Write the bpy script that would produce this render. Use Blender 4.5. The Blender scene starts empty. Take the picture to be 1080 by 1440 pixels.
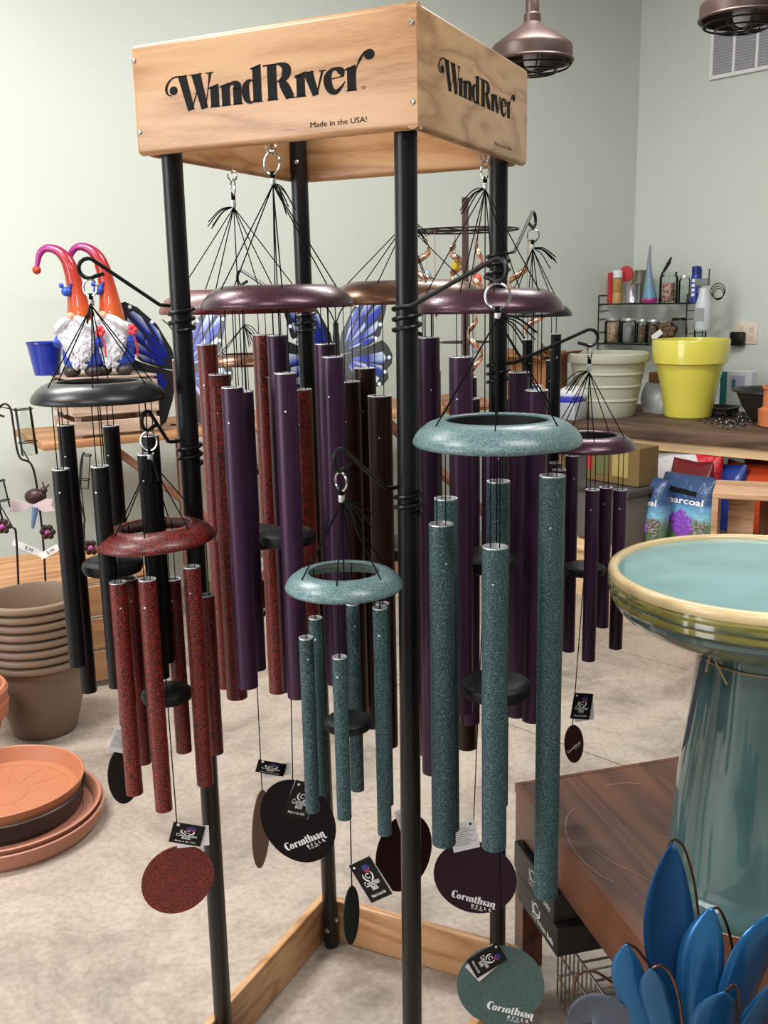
import bpy, bmesh, math, random
import numpy as np
from mathutils import Vector, Matrix
random.seed(7)
SC = bpy.context.scene
COL = SC.collection
PI = math.pi

# ------------------------------------------------------------------ camera
CAM = np.array([0.0, 0.0, 1.55])
FPX, PITCH, ROLL = 1399.1, math.radians(12.249), math.radians(-1.187)
_f0 = np.array([0, 1, 0.]); _r0 = np.array([1, 0, 0.]); _u0 = np.array([0, 0, 1.])
FW = _f0 * math.cos(PITCH) - _u0 * math.sin(PITCH)
_up = _u0 * math.cos(PITCH) + _f0 * math.sin(PITCH)
RT = _r0 * math.cos(ROLL) + _up * math.sin(ROLL)
UP = _up * math.cos(ROLL) - _r0 * math.sin(ROLL)
cd = bpy.data.cameras.new('camera'); cam = bpy.data.objects.new('camera', cd); COL.objects.link(cam)
cd.sensor_fit = 'VERTICAL'; cd.sensor_height = 36.0; cd.lens = FPX * 36.0 / 1440.0
cd.clip_start = 0.05; cd.clip_end = 60
cam.matrix_world = Matrix(((RT[0], UP[0], -FW[0], CAM[0]), (RT[1], UP[1], -FW[1], CAM[1]), (RT[2], UP[2], -FW[2], CAM[2]), (0, 0, 0, 1)))
SC.camera = cam

# ------------------------------------------------------------------ light
world = bpy.data.worlds.new('world'); SC.world = world; world.use_nodes = True
bg = world.node_tree.nodes['Background']; bg.inputs[0].default_value = (1.0, 0.99, 0.975, 1); bg.inputs[1].default_value = 0.15
def area(name, loc, sx, sy, power, col=(1, .985, .955), rot=(0, 0, 0)):
    l = bpy.data.lights.new(name, 'AREA'); l.shape = 'RECTANGLE'; l.size = sx; l.size_y = sy; l.energy = power; l.color = col
    o = bpy.data.objects.new(name, l); COL.objects.link(o); o.location = loc; o.rotation_euler = rot
    return o
for lc, pw in (((-2.4, 1.0, 3.7), 76), ((1.2, 0.4, 3.7), 50), ((-1.8, 2.9, 3.7), 98), ((0.9, 3.9, 3.7), 66), ((-0.8, -1.8, 3.7), 66)):
    area('ceiling_light', lc, 1.4, 0.3, pw)
# daylight through the shop front, left of and behind the camera
area('shop_window', (-4.6, -0.6, 1.7), 2.4, 3.0, 120, (.97, .985, 1.0), (0, math.radians(-90), math.radians(18)))
SC.view_settings.view_transform = 'Standard'; SC.view_settings.look = 'None'
SC.view_settings.exposure = 0.28; SC.view_settings.gamma = 1.0; SC.view_settings.use_curve_mapping = False

# ------------------------------------------------------------------ measuring helpers (pixel of the 1080x1440 photo -> a place)
def ray(x, y): return FW + RT * ((x - 540) / FPX) - UP * ((y - 720) / FPX)
def at(x, y, d):
    v = ray(x, y); return CAM + v * (d / v[1])
def atz(x, y, z):
    v = ray(x, y); return CAM + v * ((z - CAM[2]) / v[2])
def zpix(x, y, py):
    t = (py - 720) / FPX; dx = np.array([x, y, 0]) - np.array([CAM[0], CAM[1], 0])
    a = dx @ UP; b = dx @ FW
    return CAM[2] + (-a - t * b) / (UP[2] + t * FW[2])
def onplane(x, y, p0, n):
    v = ray(x, y); return CAM + v * (((p0 - CAM) @ n) / (v @ n))
V = lambda *a: np.array(a, float)
def nrm(v): return v / np.linalg.norm(v)

# ------------------------------------------------------------------ mesh builder
ORG = {}
class MB:
    def __init__(s): s.v = []; s.f = []; s.c = []; s.mi = []
    def add(s, vs, fs, c=None, mi=0):
        n = len(s.v); s.v += [tuple(map(float, p)) for p in vs]; s.f += [tuple(i + n for i in f) for f in fs]
        s.c += ([c] * len(vs) if not isinstance(c, list) else c); s.mi += [mi] * len(fs); return s
    def box(s, c, e1, e2, e3, mi=0, bev=0):
        c, e1, e2, e3 = [np.asarray(q, float) for q in (c, e1, e2, e3)]   # half extents as vectors
        vs = [c + a * e1 + b * e2 + d * e3 for a in (-1, 1) for b in (-1, 1) for d in (-1, 1)]
        fs = [(0, 1, 3, 2), (4, 6, 7, 5), (0, 4, 5, 1), (2, 3, 7, 6), (0, 2, 6, 4), (1, 5, 7, 3)]
        if np.cross(e1, e2) @ e3 < 0: fs = [f[::-1] for f in fs]
        return s.add(vs, fs, None, mi)
    def abox(s, x0, x1, y0, y1, z0, z1, mi=0):
        return s.box(((x0 + x1) / 2, (y0 + y1) / 2, (z0 + z1) / 2), ((x1 - x0) / 2, 0, 0), (0, (y1 - y0) / 2, 0), (0, 0, (z1 - z0) / 2), mi)
    def rbox(s, c, e1, e2, e3, b, seg=2, skip=0):
        """box with rounded edges"""
        bm = bmesh.new(); bmesh.ops.create_cube(bm, size=2)
        l = [np.linalg.norm(e) for e in (e1, e2, e3)]; d = [np.asarray(e, float) / q for e, q in zip((e1, e2, e3), l)]
        for q in bm.verts: q.co = Vector((q.co.x * l[0], q.co.y * l[1], q.co.z * l[2]))
        bmesh.ops.bevel(bm, geom=[q for q in bm.edges if not (skip and all(v.co.x * skip > 0 for v in q.verts))], offset=b, segments=seg, affect='EDGES', profile=.5)
        bm.verts.index_update(); c = np.asarray(c, float)
        flip = np.cross(d[0], d[1]) @ d[2] < 0
        s.add([c + d[0] * q.co.x + d[1] * q.co.y + d[2] * q.co.z for q in bm.verts], [tuple(x.index for x in (reversed(f.verts) if flip else f.verts)) for f in bm.faces])
        bm.free(); return s
    def lathe(s, prof, c=(0, 0, 0), n=32, ax=(0, 0, 1), col=None, sx=None, phase=0.0, closed=False, wob=None):
        c = np.asarray(c, float); ax = nrm(np.asarray(ax, float))
        e1 = nrm(np.cross(ax, (0, 1, 0) if abs(ax[1]) < .9 else (1, 0, 0))) if sx is None else nrm(np.asarray(sx, float)); e2 = np.cross(ax, e1)
        vs = []; fs = []; m = len(prof); cs = []
        for j, (r, z) in enumerate(prof):
            for i in range(n):
                a = 2 * PI * i / n + phase
                rr = r * (1 if wob is None else wob(a, j))
                vs.append(c + ax * z + (e1 * math.cos(a) + e2 * math.sin(a)) * rr)
                cs.append(col[j] if isinstance(col, list) else col)
        mm = m if closed else m - 1
        for j in range(mm):
            k = (j + 1) % m
            for i in range(n):
                i2 = (i + 1) % n; fs.append((j * n + i, j * n + i2, k * n + i2, k * n + i))
        if not closed:
            if prof[0][0] > 1e-6: fs.append(tuple(range(n))[::-1])
            if prof[-1][0] > 1e-6: fs.append(tuple((m - 1) * n + i for i in range(n)))
        return s.add(vs, fs, cs)
    def tube(s, pts, r, n=8, caps=True, col=None, flat=1.0, closed=False):
        P = [np.asarray(p, float) for p in pts]; m = len(P); R = r if isinstance(r, (list, tuple)) else [r] * m
        T = []
        for i in range(m):
            if closed: T.append(nrm(P[(i + 1) % m] - P[i - 1]))
            else: T.append(nrm(P[min(i + 1, m - 1)] - P[max(i - 1, 0)]))
        a = np.cross(T[0], (0, 0, 1.))
        if np.linalg.norm(a) < .1: a = np.cross(T[0], (0, 1., 0))
        a = nrm(a); vs = []; cs = []
        for i in range(m):
            a = a - T[i] * (a @ T[i]); a = nrm(a); b = np.cross(T[i], a)
            for k in range(n):
                t = 2 * PI * k / n; vs.append(P[i] + (a * math.cos(t) + b * math.sin(t) * flat) * R[i]); cs.append(col[i] if isinstance(col, list) else col)
        fs = []
        for i in range(m if closed else m - 1):
            i2 = (i + 1) % m
            for k in range(n):
                k2 = (k + 1) % n; fs.append((i * n + k, i * n + k2, i2 * n + k2, i2 * n + k))
        if caps and not closed: fs.append(tuple(range(n))[::-1]); fs.append(tuple((m - 1) * n + k for k in range(n)))
        return s.add(vs, fs, cs)
    def prism(s, pts2, o, ux, uy, n, t):
        """polygon (2-D points) in plane o,ux,uy, thickness t along n (front at o+n*t)"""
        o, ux, uy, n = [np.asarray(q, float) for q in (o, ux, uy, n)]; m = len(pts2)
        A = [o + ux * x + uy * y for x, y in pts2]; B = [a + n * t for a in A]
        area2 = sum(pts2[i][0] * pts2[(i + 1) % m][1] - pts2[(i + 1) % m][0] * pts2[i][1] for i in range(m))
        ccw = (area2 > 0) == (np.cross(ux, uy) @ n > 0)
        fs = [tuple(range(m, 2 * m)), tuple(range(m))[::-1]] + [(i, (i + 1) % m, (i + 1) % m + m, i + m) for i in range(m)]
        if not ccw: fs = [f[::-1] for f in fs]
        return s.add(A + B, fs)
    def ell(s, c, rx, ry, rz, n=16, m=10, e=None, col=None):
        c = np.asarray(c, float); e = e or (V(1, 0, 0), V(0, 1, 0), V(0, 0, 1)); vs = []; fs = []
        for j in range(m + 1):
            p = -PI / 2 + PI * j / m
            for i in range(n):
                a = 2 * PI * i / n; vs.append(c + e[0] * rx * math.cos(p) * math.cos(a) + e[1] * ry * math.cos(p) * math.sin(a) + e[2] * rz * math.sin(p))
        for j in range(m):
            for i in range(n): i2 = (i + 1) % n; fs.append((j * n + i, j * n + i2, (j + 1) * n + i2, (j + 1) * n + i))
        return s.add(vs, fs, col)
    def torus(s, c, R, r, ax, n=24, k=8):
        ax = nrm(np.asarray(ax, float)); e1 = nrm(np.cross(ax, (0, 0, 1) if abs(ax[2]) < .9 else (1, 0, 0))); e2 = np.cross(ax, e1); c = np.asarray(c, float)
        return s.tube([c + (e1 * math.cos(2 * PI * i / n) + e2 * math.sin(2 * PI * i / n)) * R for i in range(n)], r, k, closed=True)
    def build(s, name, mat, parent=None, org=None, smooth=35, kind=None):
        o0 = np.asarray(org, float) if org is not None else (ORG[parent.name] if parent else np.zeros(3))
        me = bpy.data.meshes.new(name); me.from_pydata([tuple(np.asarray(p) - o0) for p in s.v], [], s.f); 
        if any(c is not None for c in s.c):
            at_ = me.color_attributes.new('Col', 'FLOAT_COLOR', 'POINT')
            for i, c in enumerate(s.c): at_.data[i].color = (*(c or (1, 1, 1)), 1)
        for m_ in (mat if isinstance(mat, (list, tuple)) else [mat]): me.materials.append(m_)
        if any(s.mi):
            for i, p in enumerate(me.polygons): p.material_index = s.mi[i]
        if smooth:
            me.polygons.foreach_set('use_smooth', [True] * len(me.polygons)); me.set_sharp_from_angle(angle=math.radians(smooth))
        o = bpy.data.objects.new(name, me); COL.objects.link(o)
        if parent: o.parent = parent
        else: o.location = o0
        ORG[o.name] = o0
        if kind: o['kind'] = kind
        return o
def tag(o, label, cat, group=None, kind=None):
    o['label'] = label; o['category'] = cat
    if group: o['group'] = group
    if kind: o['kind'] = kind
    return o
def thing(name, label, cat, loc, group=None):
    o = bpy.data.objects.new(name, None); COL.objects.link(o); o.location = tuple(map(float, loc)); o.empty_display_size = .05
    ORG[o.name] = np.asarray(loc, float); return tag(o, label, cat, group)
def struct(o): o['kind'] = 'structure'; return o
def copy_tree(o, loc, label, parent=None):
    c = o.copy(); COL.objects.link(c)
    if parent is None: c.location = tuple(map(float, loc)); c['label'] = label; ORG[c.name] = np.asarray(loc, float)
    else: c.parent = parent
    for ch in [q for q in bpy.data.objects if q.parent == o]: copy_tree(ch, None, None, c)
    return c
def catmull(P, k=8):
    P = [np.asarray(p, float) for p in P]; Q = [2 * P[0] - P[1]] + P + [2 * P[-1] - P[-2]]; out = []
    for i in range(1, len(Q) - 2):
        for j in range(k):
            t = j / k; a, b, c, d = Q[i - 1:i + 3]
            out.append(.5 * (2 * b + (c - a) * t + (2 * a - 5 * b + 4 * c - d) * t * t + (3 * b - a - 3 * c + d) * t ** 3))
    return out + [P[-1]]

# ------------------------------------------------------------------ materials
def lin(c):
    return tuple((x / 255 / 12.92) if x / 255 <= .04045 else ((x / 255 + .055) / 1.055) ** 2.4 for x in c)
MATS = {}
def _new(name):
    m = bpy.data.materials.new(name); m.use_nodes = True; nt = m.node_tree; b = nt.nodes['Principled BSDF']; MATS[name] = m
    return m, nt, b
def N(nt, t, **k):
    n = nt.nodes.new(t)
    for a, v in k.items(): setattr(n, a, v)
    return n
def plain(name, c, rough=.5, metal=0., bump=0., bscale=60, var=.0, vscale=8, coat=0., alpha=1., trans=0., spec=None, emit=0.):
    if name in MATS: return MATS[name]
    m, nt, b = _new(name); c = lin(c)
    b.inputs['Base Color'].default_value = (*c, 1); b.inputs['Roughness'].default_value = rough; b.inputs['Metallic'].default_value = metal
    b.inputs['Coat Weight'].default_value = coat; b.inputs['Coat Roughness'].default_value = .08
    b.inputs['Transmission Weight'].default_value = trans
    if spec is not None: b.inputs['Specular IOR Level'].default_value = spec
    tc = N(nt, 'ShaderNodeTexCoord')
    if emit: b.inputs['Emission Color'].default_value = (*c, 1); b.inputs['Emission Strength'].default_value = emit
    nz = N(nt, 'ShaderNodeTexNoise'); nz.inputs['Scale'].default_value = vscale; nz.inputs['Detail'].default_value = 4; nt.links.new(tc.outputs['Object'], nz.inputs['Vector'])
    mx = N(nt, 'ShaderNodeMix', data_type='RGBA'); nt.links.new(nz.outputs['Fac'], mx.inputs['Factor'])
    v = max(var, .03); mx.inputs['A'].default_value = (*[x * (1 - v) for x in c], 1); mx.inputs['B'].default_value = (*[min(1, x * (1 + v)) for x in c], 1)
    nt.links.new(mx.outputs['Result'], b.inputs['Base Color'])
    if bump:
        n2 = N(nt, 'ShaderNodeTexNoise'); n2.inputs['Scale'].default_value = bscale; nt.links.new(tc.outputs['Object'], n2.inputs['Vector'])
        bp = N(nt, 'ShaderNodeBump'); bp.inputs['Strength'].default_value = bump; bp.inputs['Distance'].default_value = .004
        nt.links.new(n2.outputs['Fac'], bp.inputs['Height']); nt.links.new(bp.outputs['Normal'], b.inputs['Normal'])
    return m
def ramp(nt, stops):
    r = N(nt, 'ShaderNodeValToRGB'); e = r.color_ramp.elements
    while len(e) < len(stops): e.new(.5)
    for q, (p, c) in zip(e, stops): q.position = p; q.color = (*lin(c), 1)
    return r
def speckle(name, stops, scale=900, rough=.45, metal=0., bump=.15, coat=0., detail=2.0, spec=None):
    m, nt, b = _new(name); tc = N(nt, 'ShaderNodeTexCoord')
    nz = N(nt, 'ShaderNodeTexNoise'); nz.inputs['Scale'].default_value = scale; nz.inputs['Detail'].default_value = detail; nz.inputs['Roughness'].default_value = .6
    nt.links.new(tc.outputs['Object'], nz.inputs['Vector']); r = ramp(nt, stops); nt.links.new(nz.outputs['Fac'], r.inputs['Fac']); nt.links.new(r.outputs['Color'], b.inputs['Base Color'])
    b.inputs['Roughness'].default_value = rough; b.inputs['Metallic'].default_value = metal; b.inputs['Coat Weight'].default_value = coat; b.inputs['Coat Roughness'].default_value = .15
    if spec is not None: b.inputs['Specular IOR Level'].default_value = spec
    bp = N(nt, 'ShaderNodeBump'); bp.inputs['Strength'].default_value = bump; bp.inputs['Distance'].default_value = .001
    nt.links.new(nz.outputs['Fac'], bp.inputs['Height']); nt.links.new(bp.outputs['Normal'], b.inputs['Normal'])
    return m
def wood(name, stops, ang=0., axis='X', scale=14., stretch=.06, rough=.45, rings=1.0, coat=0., bump=.1, pore=.35):
    """grain runs along `axis` after turning the coordinates by -ang about Z"""
    m, nt, b = _new(name); tc = N(nt, 'ShaderNodeTexCoord')
    m0 = N(nt, 'ShaderNodeMapping'); m0.inputs['Rotation'].default_value = (0, 0, -ang); nt.links.new(tc.outputs['Object'], m0.inputs['Vector'])
    mp = N(nt, 'ShaderNodeMapping'); sc = {'X': (stretch, 1, 1), 'Y': (1, stretch, 1), 'Z': (1, 1, stretch)}[axis]; mp.inputs['Scale'].default_value = sc
    nt.links.new(m0.outputs[0], mp.inputs['Vector'])
    n1 = N(nt, 'ShaderNodeTexNoise'); n1.inputs['Scale'].default_value = scale; n1.inputs['Detail'].default_value = 3; n1.inputs['Distortion'].default_value = .8; nt.links.new(mp.outputs[0], n1.inputs['Vector'])
    mul = N(nt, 'ShaderNodeMath', operation='MULTIPLY'); mul.inputs[1].default_value = 7 * rings; nt.links.new(n1.outputs['Fac'], mul.inputs[0])
    fr = N(nt, 'ShaderNodeMath', operation='PINGPONG'); fr.inputs[1].default_value = 1.; nt.links.new(mul.outputs[0], fr.inputs[0])
    n2 = N(nt, 'ShaderNodeTexNoise'); n2.inputs['Scale'].default_value = scale * 45; n2.inputs['Detail'].default_value = 2; nt.links.new(mp.outputs[0], n2.inputs['Vector'])
    ad = N(nt, 'ShaderNodeMix', data_type='FLOAT'); ad.inputs['Factor'].default_value = pore; nt.links.new(fr.outputs[0], ad.inputs['A']); nt.links.new(n2.outputs['Fac'], ad.inputs['B'])
    r = ramp(nt, stops); nt.links.new(ad.outputs['Result'], r.inputs['Fac']); nt.links.new(r.outputs['Color'], b.inputs['Base Color'])
    b.inputs['Roughness'].default_value = rough; b.inputs['Coat Weight'].default_value = coat; b.inputs['Coat Roughness'].default_value = .15
    bp = N(nt, 'ShaderNodeBump'); bp.inputs['Strength'].default_value = bump; bp.inputs['Distance'].default_value = .001
    nt.links.new(ad.outputs['Result'], bp.inputs['Height']); nt.links.new(bp.outputs['Normal'], b.inputs['Normal'])
    return m
def vcol(name, rough=.4, metal=0., coat=0., bump=0.):
    if name in MATS: return MATS[name]
    m, nt, b = _new(name); a = N(nt, 'ShaderNodeVertexColor', layer_name='Col'); nt.links.new(a.outputs['Color'], b.inputs['Base Color'])
    b.inputs['Roughness'].default_value = rough; b.inputs['Metallic'].default_value = metal; b.inputs['Coat Weight'].default_value = coat
    if bump:
        n2 = N(nt, 'ShaderNodeTexNoise'); n2.inputs['Scale'].default_value = 40; bp = N(nt, 'ShaderNodeBump'); bp.inputs['Strength'].default_value = bump
        nt.links.new(n2.outputs['Fac'], bp.inputs['Height']); nt.links.new(bp.outputs['Normal'], b.inputs['Normal'])
    return m
def glass(name, c=(235, 240, 240), rough=.02):
    if name in MATS: return MATS[name]
    m, nt, b = _new(name); out = nt.nodes['Material Output']
    tr = N(nt, 'ShaderNodeBsdfTransparent'); tr.inputs[0].default_value = (*lin(c), 1); gl = N(nt, 'ShaderNodeBsdfGlossy'); gl.inputs['Roughness'].default_value = rough
    fz = N(nt, 'ShaderNodeFresnel'); fz.inputs[0].default_value = 1.35; mx = N(nt, 'ShaderNodeMixShader')
    nt.links.new(fz.outputs[0], mx.inputs[0]); nt.links.new(tr.outputs[0], mx.inputs[1]); nt.links.new(gl.outputs[0], mx.inputs[2]); nt.links.new(mx.outputs[0], out.inputs['Surface'])
    return m

RANG = math.radians(-25.84)     # the rack's front runs along this direction
OAK = [(0.0, (126, 86, 54)), (.25, (170, 123, 80)), (.5, (192, 146, 101)), (1.0, (206, 164, 119))]
M_oak_f = wood('oak_front', OAK, RANG, 'X', 8, .09, .38, 1.6, .2, .1, .45)
M_oak_s = wood('oak_side', OAK, RANG, 'Y', 7, .22, .38, 1.8, .2, .1, .35)
M_pole = plain('black_pole', (17, 17, 20), .34, 0., spec=.35)
M_black = plain('black_satin', (16, 15, 17), .35, spec=.35)
M_rubber = plain('black_rubber', (20, 20, 21), .5, bump=.1, bscale=200, spec=.3)
M_cord = plain('black_cord', (13, 12, 13), .8, spec=.1)
M_chrome = plain('chrome', (215, 215, 215), .16, 1.)
M_silver = plain('cut_aluminium', (228, 228, 230), .4, .8, bump=.4, bscale=300)
M_screw = plain('screw_steel', (190, 186, 180), .3, 1.)
M_ink = plain('black_ink', (14, 13, 14), .6, spec=.15)
M_white = plain('white_print', (235, 235, 235), .6)
M_red = speckle('red_speckle', [(.42, (24, 7, 6)), (.5, (92, 19, 13)), (.60, (136, 32, 21)), (.72, (166, 62, 44))], 420, .42, .0, .25, .12)
M_teal = speckle('teal_speckle', [(.36, (24, 38, 42)), (.48, (43, 65, 69)), (.60, (68, 94, 97)), (.7, (128, 148, 148))], 620, .5, .0, .2, spec=.3)
M_tealcap = speckle('teal_cap', [(.36, (68, 94, 96)), (.5, (90, 116, 117)), (.64, (116, 140, 139))], 420, .34, .0, .1)
M_purple = speckle('purple_metal', [(.35, (44, 20, 44)), (.65, (68, 36, 66))], 700, .36, .35, .12)
M_purplecap = speckle('purple_cap', [(.3, (58, 32, 44)), (.7, (88, 56, 68))], 420, .3, .5, .35, .2)
M_bronze = speckle('bronze_metal', [(.3, (36, 17, 12)), (.7, (60, 32, 22))], 600, .36, .45, .12)
M_bronzecap = speckle('bronze_cap', [(.3, (88, 58, 42)), (.7, (122, 88, 66))], 500, .3, .6, .25, .2)
M_blackcap = plain('black_cap', (28, 28, 30), .34, .1)
M_blacktube = plain('black_tube', (10, 10, 12), .42, 0., spec=.3)
# ------------------------------------------------------------------ the room
CORNER = V(1.79, 7.20, 0)
LW = V(math.cos(math.radians(33)), math.sin(math.radians(33)), 0)      # along the left wall, towards the corner
LN = V(LW[1], -LW[0], 0)                                               # into the room
RW = V(.656, -.755, 0); RW = nrm(RW)                                   # along the right wall, away from the corner
RN = V(-RW[1] * -1, 0, 0); RN = nrm(V(RW[1], -RW[0], 0)); RN = RN if RN[1] < 0 else -RN
UZ = V(0, 0, 1)
M_wall = plain('sage_wall', (206, 212, 202), .75, bump=.06, bscale=90, var=.025, vscale=2)
H = 3.9
m = MB(); c = CORNER - LW * 4.5 - LN * .06 + UZ * H / 2; m.box(c, LW * 4.56, LN * .06, UZ * H / 2); struct(m.build('wall_left', M_wall, org=CORNER - LW * 4.5, smooth=0))
m = MB(); c = CORNER + RW * 4.5 - RN * .06 + UZ * H / 2; m.box(c, RW * 4.52, RN * .06, UZ * H / 2); struct(m.build('wall_right', M_wall, org=CORNER + RW * 4.5, smooth=0))
# concrete floor in sawn slabs
def concrete():
    m, nt, b = _new('concrete'); tc = N(nt, 'ShaderNodeTexCoord')
    n1 = N(nt, 'ShaderNodeTexNoise'); n1.inputs['Scale'].default_value = 2.6; n1.inputs['Detail'].default_value = 10; n1.inputs['Roughness'].default_value = .72; n1.inputs['Distortion'].default_value = .5
    nt.links.new(tc.outputs['Object'], n1.inputs['Vector'])
    r = ramp(nt, [(.28, (112, 100, 90)), (.42, (152, 139, 127)), (.54, (174, 160, 147)), (.72, (190, 176, 163))]); nt.links.new(n1.outputs['Fac'], r.inputs['Fac'])
    n2 = N(nt, 'ShaderNodeTexNoise'); n2.inputs['Scale'].default_value = 60; n2.inputs['Detail'].default_value = 4; nt.links.new(tc.outputs['Object'], n2.inputs['Vector'])
    r2 = ramp(nt, [(.3, (205, 205, 205)), (.6, (255, 255, 255))]); nt.links.new(n2.outputs['Fac'], r2.inputs['Fac'])
    mx = N(nt, 'ShaderNodeMix', data_type='RGBA', blend_type='MULTIPLY'); mx.inputs['Factor'].default_value = .55; nt.links.new(r.outputs['Color'], mx.inputs['A']); nt.links.new(r2.outputs['Color'], mx.inputs['B'])
    nt.links.new(mx.outputs['Result'], b.inputs['Base Color']); b.inputs['Roughness'].default_value = .42
    bp = N(nt, 'ShaderNodeBump'); bp.inputs['Strength'].default_value = .05; nt.links.new(n2.outputs['Fac'], bp.inputs['Height']); nt.links.new(bp.outputs['Normal'], b.inputs['Normal'])
    return m
M_conc = concrete(); M_joint = plain('joint_dark', (96, 86, 76), .9)  # M_joint: even dark tone of the floor base, seen in the sawn joints
m = MB(); m.abox(-7, 7, -5, 9, -.06, -.004); FLOOR = struct(m.build('floor', M_joint, org=(0, 0, 0), smooth=0))
JA = nrm(V(.70, -.714, 0)); JN = V(-JA[1], JA[0], 0); J0 = V(.612, 3.24, 0)
cuts = [-6.5, 0.0, 0.93, 3.6, 6.6]; al = [-7.5, 6.5]
for i in range(len(cuts) - 1):
    for j in range(len(al) - 1):
        g = .003; a0, a1, b0, b1 = al[j] + g, al[j + 1] - g, cuts[i] + g, cuts[i + 1] - g
        m = MB(); m.box(J0 + JA * (a0 + a1) / 2 + JN * (b0 + b1) / 2 + V(0, 0, -.002), JA * (a1 - a0) / 2, JN * (b1 - b0) / 2, UZ * .002)
        m.build('floor_slab', M_conc, FLOOR, smooth=0)

# ------------------------------------------------------------------ lettering made of strokes
def strip(m, pts, put, k=10, mi=0):
    """pts: (x, y, width) control points -> a flat ribbon; put maps 2-D to 3-D"""
    P = catmull([V(*p) for p in pts], k) if len(pts) > 2 else [V(*p) for p in pts]
    vs = []
    for i, p in enumerate(P):
        t = nrm((P[min(i + 1, len(P) - 1)] - P[max(i - 1, 0)])[:2] + 1e-9); nn = V(-t[1], t[0]); w = abs(p[2]) / 2
        vs += [put(*(p[:2] + nn * w)), put(*(p[:2] - nn * w))]
    m.add(vs, [(2 * i, 2 * i + 1, 2 * i + 3, 2 * i + 2) for i in range(len(P) - 1)], None, mi)
def disc(m, x, y, rx, put, ry=None, k=18):
    ry = ry or rx; m.add([put(x + rx * math.cos(2 * PI * i / k), y + ry * math.sin(2 * PI * i / k)) for i in range(k)], [tuple(range(k))])
def bar(m, x0, y0, x1, y1, put): m.add([put(x0, y0), put(x1, y0), put(x1, y1), put(x0, y1)], [(0, 1, 2, 3)])
def poly(m, pts, put): m.add([put(*p) for p in pts], [tuple(range(len(pts)))])
def ringl(m, x, y, rx, ry, wx, wy, put, a0=0., a1=360., k=28):
    vs = []
    for i in range(k + 1):
        a = math.radians(a0 + (a1 - a0) * i / k); vs += [put(x + rx * math.cos(a), y + ry * math.sin(a)), put(x + (rx - wx) * math.cos(a), y + (ry - wy) * math.sin(a))]
    m.add(vs, [(2 * i, 2 * i + 1, 2 * i + 3, 2 * i + 2) for i in range(k)])
def stem(m, x, w, y1, put, flag=True, foot=True, y0=0):
    bar(m, x - w / 2, y0, x + w / 2, y1 - (14 if flag else 0), put)
    if flag: poly(m, [(x - w / 2 - 26, y1 - 26), (x + w / 2, y1 - 16), (x + w / 2, y1 + 6)], put); poly(m, [(x - w / 2 - 26, y1 - 26), (x - w / 2, y1 - 40), (x + w / 2, y1 - 16)], put)
    if foot: poly(m, [(x - w / 2 - 12, y0), (x + w / 2 + 12, y0), (x + w / 2, y0 + 16), (x - w / 2, y0 + 16)], put)
def windriver(m, put):
    strip(m, [(243, 336, 84), (318, 0, 66)], put); strip(m, [(325, 8, 12), (388, 178, 9)], put)
    strip(m, [(385, 335, 92), (455, 0, 66)], put); strip(m, [(462, 5, 12), (500, 190, 9), (527, 332, 30)], put, 4)
    bar(m, 170, 330, 296, 340, put); bar(m, 318, 329, 445, 339, put); bar(m, 484, 326, 558, 338, put)
    strip(m, [(225, 334, 16), (150, 330, 14), (95, 285, 20), (72, 225, 26), (88, 176, 16), (126, 160, 8)], put); disc(m, 148, 208, 42, put)
    stem(m, 562, 82, 216, put)
    stem(m, 672, 80, 214, put); stem(m, 785, 80, 160, put, flag=False)
    strip(m, [(700, 150, 16), (716, 196, 20), (752, 206, 42), (785, 185, 72), (785, 140, 80)], put)
    strip(m, [(955, 180, 10), (930, 208, 14), (896, 205, 36), (868, 160, 66), (866, 100, 70), (880, 35, 56), (915, 4, 20), (958, 34, 10)], put)
    stem(m, 978, 80, 344, put)
    stem(m, 1122, 86, 330, put, flag=False); bar(m, 1040, 320, 1165, 334, put)
    strip(m, [(1160, 328, 12), (1205, 322, 34), (1252, 290, 74), (1258, 240, 84), (1235, 195, 66), (1190, 172, 20), (1160, 166, 9)], put)
    strip(m, [(1200, 170, 40), (1235, 120, 84), (1285, 10, 80)], put); poly(m, [(1245, 0), (1345, 0), (1322, 16), (1245, 18)], put)
    stem(m, 1385, 76, 212, put); strip(m, [(1335, 196, 12), (1440, 222, 12)], put)
    bar(m, 1405, 210, 1505, 222, put); strip(m, [(1456, 214, 84), (1520, 0, 56)], put); strip(m, [(1528, 4, 12), (1586, 216, 20)], put); bar(m, 1555, 208, 1618, 219, put)
    strip(m, [(1668, 128, 10), (1775, 142, 10)], put, 4); strip(m, [(1765, 140, 20), (1748, 190, 62), (1705, 214, 30), (1665, 205, 34), (1632, 155, 68), (1632, 90, 72), (1655, 30, 62), (1700, 8, 44), (1748, 45, 22), (1782, 92, 7)], put)
    stem(m, 1840, 76, 224, put); strip(m, [(1866, 140, 8), (1890, 215, 10), (1920, 275, 22), (1955, 325, 14), (1980, 335, 12)], put); disc(m, 1997, 303, 46, put)
    ringl(m, 1942, 18, 15, 15, 4, 4, put)
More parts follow.
